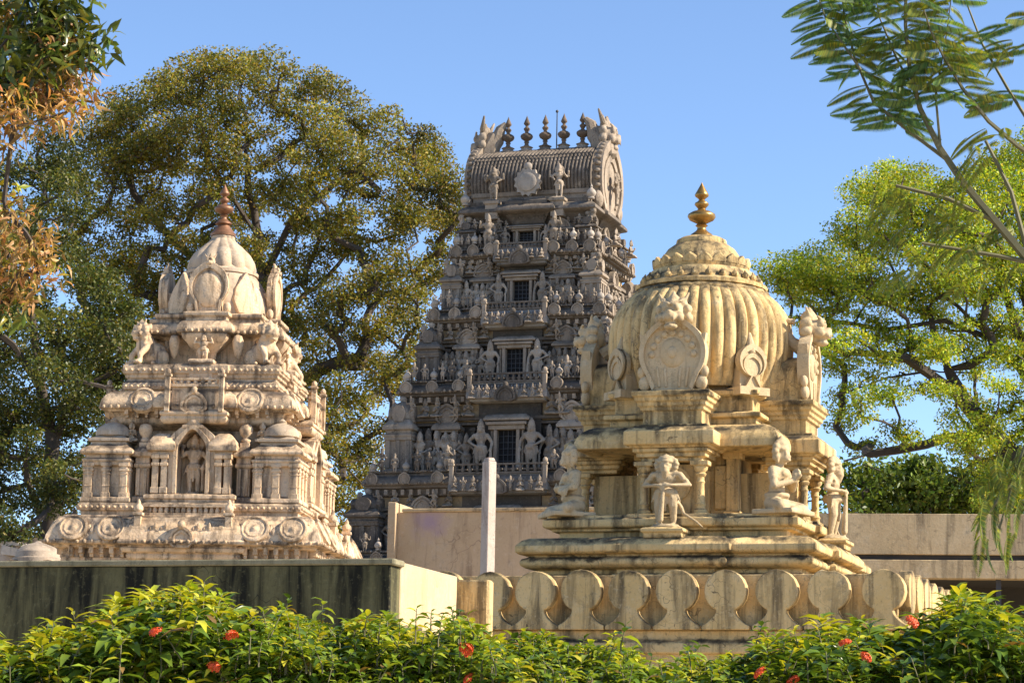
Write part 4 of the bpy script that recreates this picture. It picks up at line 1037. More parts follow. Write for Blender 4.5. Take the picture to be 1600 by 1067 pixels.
# topmost eaves and the barrel roof
zt, wt, dt = LV[-1]
MB().sweep(stepped(wt-.30, dt-.30, [(.66, .14)], [(.5, .1)]), [(-.15, zt-.34), (0, zt-.12), (.12, zt-.06), (.24, zt-.02), (.28, zt+.02), (.27, zt+.10), (.18, zt+.20), (.05, zt+.26), (-.03, zt+.28), (-.03, zt+.40)]).build('eaves', M_GP, gp)
RH, RW, RD = 1.95, 1.92, 1.42
cs = []
for k in range(25):
    t = k/24; a = -.42+(PI+.84)*t
    y = RD*math.cos(a)*1.0; z = .42*RH+.58*RH*math.sin(a)*(1 if math.sin(a) > 0 else .9)
    cs.append((y, z+zt+.28))
br = MB(); nx = 192; vs = []; fs = []
for ix in range(nx+1):
    x = -RW+2*RW*ix/nx; rib = 1.0+.045*(abs(math.cos(ix*PI/6))**.6)
    for y, z in cs: vs.append((x, y*rib, (z-zt-.9)*rib+zt+.9))
m_ = len(cs)
for ix in range(nx):
    for k in range(m_-1): fs.append((ix*m_+k, (ix+1)*m_+k, (ix+1)*m_+k+1, ix*m_+k+1))
for ix in (0, nx): fs.append(tuple(ix*m_+k for k in range(m_)))
br.add(vs, fs); br.build('barrel_roof', M_GP, gp, smooth=40)
zr = zt+.28+RH
MB().sweep(rect(RW-.04, RD*.95), [(.06, zt+.28), (.06, zt+.40), (0, zt+.44), (0, zt+.56), (.05, zt+.60), (.05, zt+.72)]).build('roof_curb', M_GPL, gp)
rd = MB().sweep(rect(RW+.05, .34), [(0, zr-.14), (.05, zr-.10), (.05, zr-.02), (-.04, zr+.03), (-.08, zr+.08)])
for s in (-1, 1): rd.box((0, s*1.03, zr-.34), (2*RW, .12, .07)); rd.box((0, s*.84, zr-.24), (2*RW, .12, .04)); rd.box((0, s*1.26, zr-.60), (2*RW, .10, .05))
for k in range(30): rd.ell((-RW+.08+k*2*(RW-.08)/29, -1.18, zr-.46), (.05, .05, .08), 6, 5); rd.ell((-RW+.08+k*2*(RW-.08)/29, -.40, zr-.06), (.05, .05, .07), 6, 5); 
rd.build('roof_ridge', M_GP, gp, smooth=40)
FG = finial_mesh('roof_finial', 1.12, M_COPPER, .72); FGB = MB().lathe([(.26, 0), (.26, .05), (.19, .08), (.16, .14), (.21, .17), (.14, .20)], 16).mesh('finial_base', M_GPL, smooth=40)
M_FIN = stone('dark_finial', (.10, .08, .06), (.18, .12, .08), (.03, .03, .03), (.30, .22, .15), .4, .4, 2, .2); FG.materials.clear(); FG.materials.append(M_FIN)
for k in range(5):
    f = inst(FG, 'roof_finial', gp, (-1.22+k*.61, 0, zr+.14)); inst(FGB, 'finial_base', f, (0, 0, -.08))
MB().cap((0, 0, 0), (0, 0, 1.35), .022, .016, 6).ell((0, 0, 1.36), (.05, .05, .05), 6, 5).build('lightning_rod', M_IRON, gp, (.33, .15, zr+.02))
# big horseshoe gables with beast masks closing both ends
GM = sculpt('gable_mask', lion_head(), M_GPL, .03, 2)
for s in (-1, 1):
    a = s*PI/2
    g = nasi(MB(), 2.5, 2.25, .30, -RW-.30, Matrix.Translation((0, 0, zt+.18)))
    o = horseshoe(2.5, 2.25, 22); 
    for k in range(1, len(o)-1, 1):
        x, z = o[k]; g.ell((x*1.02, -RW-.16, zt+.18+z*1.0), (.065, .10, .065), 7, 5)
    for x in (-1.1, 1.1): g.ell((x, -RW-.15, zt+.42), (.22, .16, .30))
    g.cap((0, -RW-.02, zt+2.2), (0, -RW+.20, zt+2.75), .42, .30); g.tube([(0, -RW+.05, zt+2.4), (0, -RW+.34, zt+2.75), (0, -RW+.44, zt+3.1), (0, -RW+.62, zt+3.28)], [.30, .24, .17, .08], 8)
    go = g.build('end_gable', M_GPL, gp, rz=a, smooth=40)
    inst(GM, 'gable_mask', go, (0, -RW-.10, zt+2.15), 0, (.85, .9, 1.1))
    for x in (-.33, .33): go2 = MB().cap((x, -RW-.05, zt+3.05), (x*1.5, -RW+.05, zt+3.42), .09, .03).build('horn', M_GPL, go)
    put_statue(s*(RW+.42), 0, zt+.45, a, 1.05, 4)
# flame medallion and flanking piers on the roof front
md = MB()
fl_ = []
for k in range(26):
    a = 2*PI*k/26; r = .37 if k % 2 else .44
    fl_.append((r*math.cos(a), r*math.sin(a)*1.05))
md.extr(fl_, -.08, .08); md.lathe([(.30, 0), (.30, .05), (.24, .08), (.1, .08)], 20, M=Matrix.Translation((0, -.07, 0)) @ Matrix.Rotation(PI/2, 4, 'X')); md.ell((0, 0, .5), (.13, .10, .13))
md.build('flame_medallion', M_BULB, gp, (0, -RD-.28, zt+.92), smooth=40)
MB().sweep([(-.62, -RD-.40), (.62, -RD-.40), (.62, -.6), (-.62, -.6)], [(0, zt+.1), (0, zt+.20), (.05, zt+.22), (.05, zt+.32), (-.05, zt+.38), (-.08, zt+.46)]).build('medallion_block', M_GP, gp)
for x in (-1.12, .98):
    p = MB().sweep([(x-.20, -RD-.42), (x+.20, -RD-.42), (x+.20, -.6), (x-.20, -.6)], [(0, zt-.2), (0, zt+.25), (.05, zt+.28), (.05, zt+.36), (-.06, zt+.42)]); p.build('roof_pier', M_GPL, gp)
    put_statue(x, -RD-.22, zt+.42, 0, 1.05, 4)
    put_statue(x, -RD-.66, zt-1.15, 0, 1.05, 1)
for s in (-1, 1): inst(BULB, 'bulb_finial', gp, (s*(wt-.2), -dt+.2, zt+.30), 0, .9)
# ================================================================ walls, pillar, low buildings
M_WALL = stone('stained_wall', (.095, .09, .042), (.145, .13, .062), (.010, .010, .006), (.18, .165, .085), 1.0, .5, .9, .3, vary=0, tops=.3, slo=.40, shi=.58)
M_CREAM = stone('cream_wall', (.52, .39, .23), (.58, .44, .27), (.22, .16, .09), (.62, .50, .34), .35, .12, .8, .15, vary=.04, tops=.3)
M_BEIGE = stone('beige_wall', (.50, .36, .215), (.56, .42, .27), (.17, .11, .07), (.62, .50, .36), .75, .4, .6, .2, vary=0, tops=.3)
nt = M_BEIGE.node_tree; bs = nt.nodes['Principled BSDF']
src = bs.inputs['Base Color'].links[0].from_socket
tc = N(nt, 'ShaderNodeTexCoord'); mp = N(nt, 'ShaderNodeMapping'); mp.inputs['Location'].default_value = (-.75, 0, -6.42); mp.inputs['Scale'].default_value = (1, 0, 1)
nt.links.new(tc.outputs['Object'], mp.inputs[0])
ln = N(nt, 'ShaderNodeVectorMath', operation='LENGTH'); nt.links.new(mp.outputs[0], ln.inputs[0])
ad = N(nt, 'ShaderNodeMath', operation='ADD'); nt.links.new(ln.outputs[1], ad.inputs[0]); nt.links.new(mul(nt, noise(nt, tc.outputs['Object'], 3, 5), .8), ad.inputs[1])
nt.links.new(mixc(nt, mul(nt, ramp(nt, ad.outputs[0], .45, .85, (1, 1, 1, 1), (0, 0, 0, 1)), .7), src, (.36, .25, .34)), bs.inputs['Base Color'])
M_OCHRE_ = None
M_OCHRE = stone('ochre_wall', (.52, .38, .21), (.58, .44, .26), (.05, .038, .028), (.64, .52, .35), .8, .5, .7, .25, vary=.05, tops=.9)
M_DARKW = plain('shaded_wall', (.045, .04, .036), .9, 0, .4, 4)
M_WHITE = stone('whitewash', (.44, .36, .30), (.50, .43, .37), (.20, .12, .09), (.56, .50, .45), .8, .4, 1.5, .12, vary=0, tops=.4)

A = at(610, 872, 24)
w = empty('stained_wall', (A.x, A.y, 0), R(-17), 'long moss stained boundary wall below the pinkish shrine', 'wall')
m = MB().box((-4.2, .14, (A.z-.06)/2), (8.4, .28, A.z-.06)); m.build('wall_face', M_WALL, w, bev=.01)
MB().box((-4.19, .14, A.z-.03), (8.46, .33, .06)).build('coping', stone('mossy_coping', (.20, .18, .11), (.28, .25, .16), (.04, .04, .025), (.34, .30, .2), .6, .6, 2, .3), w, bev=.012)
w = empty('cream_wall', (A.x, A.y, 0), R(-17), 'plain cream wall end, sunlit, beside the keyhole balustrade', 'wall')
MB().box((-.13, 1.14, A.z/2), (.28, 1.72, A.z-.02)).build('return_wall', M_CREAM, w, bev=.01)
MB().box((.17, 2.1, A.z/2-.01), (.34, .18, A.z-.06)).build('end_wall', M_RS, w, bev=.02)
MB().box((.02, 1.02, 2.86), (.5, 1.5, .10)).build('ledge', M_CREAM, w, bev=.03)

B = at(614, 786, 50); zt_ = Z(700, 802, 50)
w = empty('beige_wall', (B.x, B.y, 0), R(-15), 'beige courtyard wall with a mauve stain, in front of the dark tower', 'wall')
MB().box((2.6, .10, zt_/2), (5.0, .2, zt_)).build('wall_face', M_BEIGE, w, bev=.008)
MB().box((2.7, .09, zt_+.035), (5.0, .27, .07)).build('coping', M_OCHRE, w, bev=.015)
MB().box((.03, 2.6, B.z/2), (.18, 5.0, B.z)).build('side_wall', M_CREAM, w, bev=.008)
MB().box((.02, -.02, B.z/2), (.16, .20, B.z+.02)).build('end_pier', M_BEIGE, w, bev=.012)
C = at(765, 716, 40)
w = empty('white_pillar', (C.x, C.y, 0), R(-50), 'slim square whitewashed pillar in front of the beige wall', 'pillar')
MB().box((0, 0, (C.z-.05)/2), (.185, .185, C.z-.05), top=(.165, .165)).build('shaft', M_WHITE, w, bev=.012)
MB().box((0, 0, C.z-.02), (.15, .15, .06), top=(.11, .11)).build('cap', M_WHITE, w, bev=.012)
MB().box((0, 0, .15), (.34, .34, .30)).build('foot', M_WHITE, w, bev=.02)

Dn = at(1340, 793, 50); z1 = Z(1340, 858, 50); z2 = Z(1340, 868, 50); z3 = Z(1340, 897, 50)
w = empty('verandah_building', (Dn.x, Dn.y, 0), R(-8), 'low ochre flat roofed building with a dark verandah, right of the domed shrine', 'building')
MB().box((3.2, 1.2, (Dn.z+z1)/2), (10.4, .28, Dn.z-z1)).build('parapet', M_OCHRE, w, bev=.012)
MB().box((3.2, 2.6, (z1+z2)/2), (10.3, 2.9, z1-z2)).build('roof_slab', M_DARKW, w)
MB().box((3.2, 1.0, (z2+z3)/2), (10.5, .40, z2-z3)).build('fascia_beam', M_OCHRE, w, bev=.012)
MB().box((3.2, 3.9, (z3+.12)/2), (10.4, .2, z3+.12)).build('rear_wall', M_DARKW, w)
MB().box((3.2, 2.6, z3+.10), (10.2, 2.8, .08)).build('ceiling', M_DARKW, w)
for x in (-1.6, .9, 2.75, 5.4, 8.0): MB().box((x, 1.05, z3/2), (.10, .10, z3)).build('post', M_IRON, w)

E = at(60, 850, 52)
w = empty('small_dome_shrine', (E.x, E.y, 0), R(-8), 'small weathered grey dome just above the wall at far left', 'shrine')
MB().box((0, 0, (E.z-.35)/2), (.9, .9, E.z-.35)).build('body', M_LS, w, bev=.01)
MB().lathe([(.52, -.38), (.52, -.30), (.46, -.28), (.44, -.16), (.34, -.06), (.2, 0), (.08, .03), (.05, .06)], 24, (0, 0, E.z)).build('dome', M_GPL, w)
E = at(5, 846, 58)
w = empty('white_house', (E.x, E.y, 0), R(-8), 'low white house with a shallow pale roof at the far left edge', 'house')
MB().box((-1.4, 1.2, (E.z-.1)/2), (3.4, 2.4, E.z-.1)).build('wall', M_WHITE, w, bev=.01)
MB().extr([(.1, E.z-.32), (1.15, E.z-.42), (1.15, E.z-.34), (.1, E.z-.1)], -.4, 2.4).build('lean_to_roof', M_BULB, w)
MB().box((.6, 1.0, (E.z-.42)/2), (.95, 2.2, E.z-.44)).build('lean_to_wall', M_CREAM, w)
for x in (-2.4, -.9): MB().box((x, -.03, E.z-1.4), (.7, .06, .9)).build('window', M_BLACK, w)
MB().box((-1.4, 1.2, E.z-.05), (3.6, 2.6, .10)).build('roof_slab', M_BULB, w, bev=.01)
# ================================================================ vegetation
def unit(a): return a/np.maximum(np.linalg.norm(a, axis=1, keepdims=True), 1e-9)
def set_mesh(name, verts, faces_flat, sizes, tint, mat):
    me = bpy.data.meshes.new(name); nv = len(verts); nf = len(sizes)
    me.vertices.add(nv); me.vertices.foreach_set('co', verts.astype(np.float32).ravel())
    me.loops.add(len(faces_flat)); me.loops.foreach_set('vertex_index', faces_flat.astype(np.int32))
    me.polygons.add(nf); st = np.concatenate(([0], np.cumsum(sizes)[:-1])).astype(np.int32)
    me.polygons.foreach_set('loop_start', st)
    me.update(calc_edges=True)
    c = me.color_attributes.new('tint', 'FLOAT_COLOR', 'POINT')
    rgba = np.concatenate([tint, np.ones((nv, 1))], axis=1).astype(np.float32); c.data.foreach_set('color', rgba.ravel())
    me.materials.append(mat); me.shade_smooth()
    return me
def leaves(name, P, D, U, L, W, tint, mat, shape='diamond', droop=.25):
    """one mesh of many single leaves: base P, direction D, upward side U, length L, width W"""
    n = len(P); D = unit(D); S = unit(np.cross(D, U)); Nn = np.cross(S, D)
    L = L[:, None]; W = W[:, None]
    if shape == 'diamond':
        v = np.stack([P, P+D*L*.45+S*W*.5-Nn*W*.12, P+D*L-Nn*L*droop, P+D*L*.45-S*W*.5-Nn*W*.12], 1).reshape(-1, 3)
        f = np.array([[0, 1, 2], [0, 2, 3]]); k = 4
        F = (np.arange(n)[:, None, None]*k+f[None]).reshape(-1); sz = np.full(n*2, 3)
    else:
        a = P+D*L*.33-Nn*L*droop*.12; b = P+D*L*.68-Nn*L*droop*.45; t = P+D*L*.98-Nn*L*droop*1.1
        fo = Nn*W*.16
        v = np.stack([P, a+S*W*.5+fo, a, a-S*W*.5+fo, b+S*W*.40+fo, b, b-S*W*.40+fo, t], 1).reshape(-1, 3); k = 8
        tri = np.array([[0, 1, 2], [0, 2, 3], [4, 7, 5], [5, 7, 6]]); qd = np.array([[1, 4, 5, 2], [2, 5, 6, 3]])
        base = np.arange(n)[:, None, None]*k
        F = np.concatenate([(base+tri[None]).reshape(-1), (base+qd[None]).reshape(-1)]); sz = np.concatenate([np.full(n*4, 3), np.full(n*2, 4)])
    return set_mesh(name, v, F, sz, np.repeat(tint, k, axis=0), mat)
def palette(n, cols, wts, jit=.25):
    c = np.array(cols)[rng.choice(len(cols), n, p=np.array(wts)/sum(wts))]
    return np.clip(c*(1+rng.normal(0, jit, (n, 1)))*(1+rng.normal(0, .08, (n, 3))), .004, .9)
def clump_leaves(C, Rr, per, L, W, cols, wts, up=.6, droop=.25, shape='diamond', name='crown', mat=None, flat=.65, tintk=None):
    """leaves gathered in clumps C with radii Rr"""
    P = []; cid = []
    for i, (c, r) in enumerate(zip(C, Rr)):
        n = int(per*r*r*random.uniform(.7, 1.3))
        d = unit(rng.normal(size=(n, 3))); q = d*(rng.random((n, 1))**.42)*r*np.array([1, 1, flat])
        q += rng.normal(0, .06*r, (n, 3)); P.append(np.array(c)+q); cid += [i]*n
    P = np.concatenate(P); n = len(P); cid = np.array(cid)
    D = rng.normal(size=(n, 3)); D[:, 2] -= .25
    U = rng.normal(0, .55, (n, 3)); U[:, 2] += up
    t = palette(n, cols, wts, .16); t *= (1+rng.normal(0, .22, len(C)))[cid][:, None]
    return leaves(name, P, D, U, L*rng.uniform(.65, 1.25, n), W*rng.uniform(.7, 1.2, n), np.clip(t, .004, .9), mat or M_LEAF, shape, droop)
def inpoly(x, y, pg):
    c = False; j = len(pg)-1
    for i in range(len(pg)):
        if (pg[i][1] > y) != (pg[j][1] > y) and x < (pg[j][0]-pg[i][0])*(y-pg[i][1])/(pg[j][1]-pg[i][1])+pg[i][0]: c = not c
        j = i
    return c
def scatter(pg, n, mind, Y, dy, holes=(), shell=True):
    """clump centres inside a silhouette, spread in depth like a rounded crown"""
    xs = [p[0] for p in pg]; ys = [p[1] for p in pg]; cx = sum(xs)/len(xs); hw = (max(xs)-min(xs))/2
    out = []; px = []; tries = 0
    while len(out) < n and tries < n*60:
        tries += 1; x = random.uniform(min(xs), max(xs)); y = random.uniform(min(ys), max(ys))
        if not inpoly(x, y, pg): continue
        if any((x-hx)**2+(y-hy)**2 < hr*hr for hx, hy, hr in holes): continue
        if any((x-a)**2+(y-b)**2 < mind*mind for a, b in px): continue
        k = math.sqrt(max(.05, 1-((x-cx)/hw)**2))
        px.append((x, y)); out.append(at(x, y, Y+random.uniform(-1, 1)*dy*k))
    return out
def limbs(paths, targets, r_end=.02, wob=.12, power=.5):
    """branch skeleton: given main limbs (world points) and clump centres; returns a list of (points, radii) tubes"""
    nodes = []; par = []
    def addp(p, pa): nodes.append(Vector(p)); par.append(pa); return len(nodes)-1
    for path in paths:
        pa = -1
        if nodes:
            d = [(nd-Vector(path[0])).length for nd in nodes]; pa = d.index(min(d))
        for k in range(len(path)-1):
            a, b = Vector(path[k]), Vector(path[k+1]); ns = max(2, int((b-a).length/.7))
            for j in range(0 if (k == 0 and pa == -1) else 1, ns+1): pa = addp(a.lerp(b, j/ns)+Vector((random.gauss(0, wob*.4), random.gauss(0, wob*.4), random.gauss(0, wob*.3))), pa)
    root = nodes[0]; ends = []
    for t in sorted(targets, key=lambda t: (Vector(t)-root).length):
        t = Vector(t); best = min(range(len(nodes)), key=lambda i: (nodes[i]-t).length*1.0 + max(0, nodes[i].z-t.z)*.8)
        a = nodes[best]; L = (t-a).length; ns = max(2, int(L/.55)); pa = best
        sag = Vector((random.gauss(0, .12), random.gauss(0, .12), random.uniform(-.12, .02)))*L
        for j in range(1, ns+1):
            s = j/ns; pa = addp(a.lerp(t, s)+sag*math.sin(s*PI)+Vector((random.gauss(0, wob*.5), random.gauss(0, wob*.5), random.gauss(0, wob*.5)))*(s < 1), pa)
        ends.append(pa)
    cnt = [0.0]*len(nodes)
    for e in ends:
        while e != -1: cnt[e] += 1; e = par[e]
    rad = [max(r_end, r_end*max(1, c)**power) for c in cnt]
    kids = [[] for _ in nodes]
    for i, p in enumerate(par):
        if p >= 0: kids[p].append(i)
    tubes = []; stack = [(0, None)]
    seen = set()
    starts = [i for i, p in enumerate(par) if p == -1]
    st = [(s, [s]) for s in starts]
    while st:
        i, ch = st.pop()
        while kids[i]:
            ks = sorted(kids[i], key=lambda k: -cnt[k])
            for k in ks[1:]: st.append((k, [i, k]))
            i = ks[0]; ch.append(i)
        rr = [rad[j] for j in ch]
        if len(ch) > 1 and par[ch[1]] == ch[0] and ch[0] not in starts: rr[0] = min(rad[ch[0]], rad[ch[1]]*1.25)
        tubes.append(([nodes[j] for j in ch], rr))
    return tubes
def build_tree(name, label, tubes, crown, mat, group='trees behind the temple', cat='tree'):
    base = tubes[0][0][0]; t = empty(name, (base.x, base.y, 0), 0, label, cat, group)
    off = Vector((base.x, base.y, 0))
    pts, rr = tubes[0]; MB().tube([p-off for p in pts], rr, 10).build('trunk', mat, t, smooth=60)
    m = MB()
    for pts, rr in tubes[1:]: m.tube([p-off for p in pts], rr, 5)
    if m.v: tag(m.build('branches', mat, t, smooth=60), kind='stuff')
    for nm, me in crown:
        me.transform(Matrix.Translation(-off)); tag(inst(me, nm, t), kind='stuff')
    return t

# ---- the spreading fig tree behind the pinkish shrine
G1 = [(.17, .165, .028), (.26, .23, .032), (.34, .27, .036), (.10, .115, .025), (.31, .20, .055)]
pgA = [(95, 300), (110, 230), (185, 150), (330, 85), (440, 92), (480, 150), (500, 95), (545, 155), (640, 185), (700, 250), (722, 330), (690, 430), (650, 500), (640, 600), (600, 690), (560, 830), (470, 840), (430, 500), (300, 560), (140, 560)]
hA = [(150, 470, 26), (270, 290, 16), (585, 330, 26), (445, 205, 14), (520, 300, 18), (640, 380, 26), (590, 760, 18), (430, 330, 18), (600, 640, 22), (350, 320, 16), (290, 350, 20), (470, 390, 18), (545, 420, 22), (220, 320, 16), (380, 250, 14), (610, 290, 18), (545, 640, 20), (660, 320, 18)]
YA = 89
rt = at(430, 870, YA); rt = Vector((rt.x, YA, 0))
main = [[rt, at(432, 700, YA), at(425, 560, YA)], [at(428, 600, YA), at(410, 430, YA), at(400, 330, YA), at(380, 230, YA)], [at(430, 640, YA), at(490, 580, YA-.5), at(560, 555, YA-1), at(620, 470, YA-1)],
        [at(410, 430, YA), at(470, 330, YA), at(560, 260, YA), at(630, 220, YA)], [at(420, 540, YA), at(320, 430, YA+1), at(230, 330, YA+1), at(180, 230, YA)], [at(430, 680, YA), at(520, 720, YA), at(570, 760, YA)],
        [at(405, 380, YA), at(330, 260, YA-1), at(310, 170, YA-1)], [at(425, 560, YA), at(300, 520, YA+1), at(170, 500, YA+1)]]
C = scatter(pgA, 300, 21, YA, 4.2, hA)
tb = limbs(main, C, .030, .2, .52)
me = clump_leaves(C, [random.uniform(.43, .97) for _ in C], 1080, .135, .076, G1, (4, 4, 3, 3, 1.2), name='crown')
build_tree('fig_tree', 'big spreading olive green tree filling the sky behind the pinkish shrine', tb, [('crown', me)], M_BARK)
# ---- darker tree at the left edge
pgB = [(-60, 330), (20, 250), (90, 200), (130, 300), (120, 420), (200, 470), (250, 540), (200, 640), (150, 740), (60, 850), (-80, 850)]
hB = [(110, 460, 40), (60, 430, 28), (30, 310, 30), (20, 740, 26), (60, 810, 16), (55, 250, 20), (85, 340, 26), (130, 700, 14)]
YB = 60
rt = at(78, 870, YB); rt = Vector((rt.x, YB, 0))
main = [[rt, at(78, 800, YB), at(76, 690, YB), at(60, 560, YB)], [at(60, 580, YB), at(40, 420, YB), at(60, 300, YB), at(75, 190, YB)], [at(76, 690, YB), at(140, 600, YB), at(210, 560, YB)], [at(76, 660, YB), at(20, 540, YB), at(-40, 480, YB)], [at(60, 560, YB), at(110, 500, YB), at(190, 515, YB)]]
C = scatter(pgB, 150, 20, YB, 3.0, hB)
tb = limbs(main, C, .022, .15, .5)
me = clump_leaves(C, [random.uniform(.36, .75) for _ in C], 1700, .105, .06, [(.08, .095, .022), (.13, .135, .027), (.18, .16, .03), (.05, .07, .02)], (4, 3, 2, 3), name='crown')
build_tree('shade_tree', 'dark green tree with a straight dark trunk at the left edge behind the small dome', tb, [('crown', me)], M_BARK)
# ---- bright spreading tree on the right
YC = 56
pgC = [(1208, 440), (1225, 410), (1290, 385), (1330, 350), (1350, 300), (1385, 260), (1420, 265), (1470, 290), (1540, 260), (1640, 200), (1680, 780), (1540, 790), (1500, 700), (1440, 690), (1330, 700), (1300, 640), (1290, 560), (1230, 500)]
hC = [(1420, 640, 30), (1460, 655, 28), (1370, 665, 26), (1330, 630, 14), (1350, 560, 16), (1460, 570, 18), (1520, 560, 15), (1400, 490, 14), (1310, 600, 12), (1480, 520, 12), (1430, 590, 12), (1540, 610, 18), (1380, 600, 18), (1500, 470, 12), (1350, 520, 14), (1440, 520, 14), (1560, 570, 14), (1300, 560, 10), (1330, 590, 14), (1500, 600, 14), (1410, 545, 12), (1570, 660, 12), (1470, 690, 14), (1390, 690, 14)]
rt = at(1720, 1000, YC); rt = Vector((rt.x, YC, 0))
main = [[rt, at(1700, 850, YC), at(1620, 760, YC), at(1540, 670, YC), at(1500, 620, YC)], [at(1500, 620, YC), at(1460, 580, YC), at(1380, 590, YC), at(1310, 620, YC)], [at(1500, 620, YC), at(1470, 540, YC), at(1450, 490, YC), at(1390, 470, YC), at(1300, 440, YC)],
        [at(1680, 830, YC), at(1620, 620, YC+1), at(1560, 530, YC+1), at(1500, 480, YC), at(1420, 420, YC)], [at(1620, 620, YC+1), at(1570, 450, YC+1), at(1530, 340, YC+1)], [at(1540, 670, YC), at(1480, 685, YC-1), at(1400, 700, YC-1), at(1325, 722, YC-1)],
        [at(1560, 530, YC+1), at(1480, 500, YC), at(1380, 520, YC), at(1290, 500, YC)], [at(1620, 620, YC), at(1600, 420, YC), at(1620, 300, YC)], [at(1500, 620, YC), at(1420, 560, YC-1), at(1330, 550, YC-1)]]
C = scatter(pgC, 250, 18, YC, 3.0, hC)
tb = limbs(main, C, .019, .12, .52)
me = clump_leaves(C, [random.uniform(.28, .60) if c.z < Z(1400, 470, YC) else random.uniform(.4, .74) for c in C], 1900, .085, .046, [(.28, .38, .03), (.40, .48, .038), (.54, .54, .045), (.14, .23, .028), (.64, .52, .04)], (4, 4, 2.5, 2, .5), name='crown', flat=.45, up=1.0)
build_tree('rain_tree', 'bright yellow green tree with dark spreading limbs, right of the domed shrine', tb, [('crown', me)], M_BARK)
# ---- bushes behind the verandah building
for (x, y, r, lb) in ((1375, 755, 1.25, 'round bright bush behind the verandah building, next to the domed shrine'), (1455, 750, 1.35, 'middle of three bright bushes behind the verandah building'), (1535, 765, 1.2, 'rightmost of three bright bushes behind the verandah building')):
    c = at(x, y, 64); C = [c+Vector((random.gauss(0, r*.55), random.gauss(0, r*.5), random.gauss(-.2, r*.30))) for _ in range(26)]
    rt = Vector((c.x, c.y, 0)); tb = limbs([[rt, c-Vector((0, 0, 1))]], C, .02, .1)
    me = clump_leaves(C, [random.uniform(.45, .7) for _ in C], 500, .17, .09, [(.12, .18, .025), (.20, .25, .035), (.07, .11, .025)], (4, 3, 2), name='crown')
    build_tree('broad_bush', lb, tb, [('crown', me)], M_BARK, 'bushes behind the verandah building', 'bush')

# ---- near mango-like tree reaching in from the left edge
YM = 18
rt = at(-330, 1000, YM); rt = Vector((rt.x, YM, 0))
spots = [(20, 20, 1), (70, 25, 0), (110, 10, 0), (95, 50, 1), (30, 70, 0), (80, 85, 1), (120, 95, 2), (50, 115, 1), (15, 120, 0), (95, 130, 2), (40, 155, 0), (70, 165, 2), (15, 175, 2), (125, 155, 2), (105, 175, 2), (60, 60, 0), (150, 75, 0), (45, 85, 2), (110, 120, 2), (75, 130, 2), (20, 150, 2), (100, 60, 2), (-20, 60, 0), (-30, 130, 0), (20, 200, 2),
         (10, 330, 2), (40, 365, 2), (55, 400, 2), (15, 400, 2), (-10, 440, 2), (20, 450, 2), (5, 300, 3), (60, 425, 2), (-30, 380, 0), (8, 480, 0), (-20, 340, 2)]
main = [[rt, at(-320, 700, YM), at(-240, 420, YM), at(-140, 180, YM)], [at(-140, 180, YM), at(-40, 110, YM), at(60, 90, YM)], [at(-240, 420, YM), at(-120, 400, YM), at(-30, 390, YM)], [at(-40, 110, YM), at(40, 30, YM), at(110, 5, YM)], [at(60, 90, YM), at(130, 85, YM), at(160, 65, YM)]]
C = [at(x, y, YM+random.uniform(-.5, .5)) for x, y, k in spots]
tb = limbs(main, C, .008, .03, .42)
grn = [c for c, s in zip(C, spots) if s[2] in (0, 1)]; brn = [c for c, s in zip(C, spots) if s[2] in (1, 2)]; yel = [c for c, s in zip(C, spots) if s[2] == 3]
m1 = clump_leaves(grn, [random.uniform(.15, .24) for _ in grn], 1900, .15, .045, [(.09, .12, .025), (.14, .17, .03), (.24, .23, .04), (.06, .08, .025)], (3, 3, 2, 2), name='crown', shape='lance', droop=.4, flat=1, mat=M_LEAFG)
m2 = clump_leaves(brn, [random.uniform(.14, .26) for _ in brn], 2700, .09, .024, [(.50, .27, .10), (.58, .36, .15), (.38, .20, .08), (.26, .24, .05)], (3, 2.5, 2, 2), name='flower_sprays', flat=.9, shape='lance', droop=.6)
m3 = clump_leaves(yel, [.15 for _ in yel], 2500, .09, .04, [(.36, .32, .03), (.22, .26, .03)], (2, 1), name='young_leaves', flat=1)
tr = build_tree('mango_tree', 'tree with rusty flower sprays and dark leaves reaching in at the top left corner', tb, [('crown', m1), ('flower_sprays', m2), ('young_leaves', m3)], M_BARK, None)
def leaf_obj(L, W, tint, mat, droop=.35):
    return leaves('leaf', np.zeros((1, 3)), np.array([[0, -1., 0]]), np.array([[0, 0, 1.]]), np.array([L]), np.array([W]), np.array([tint]), mat, 'lance', droop)
BIGL = [leaf_obj(.17, .055, (.05, .11, .025), M_LEAFG), leaf_obj(.15, .05, (.035, .08, .03), M_LEAFG, .6)]
for k in range(14):                                             # the single large leaves of the shoot against the sky
    p = at(118+k*3.6+random.uniform(-6, 6), 108-k*3.2+random.uniform(-8, 8), YM)-tr.location
    inst(BIGL[k % 2], 'leaf', tr, p, random.uniform(0, 2*PI), random.uniform(.7, 1.05), R(random.uniform(-60, 40)), R(random.uniform(-50, 50)))

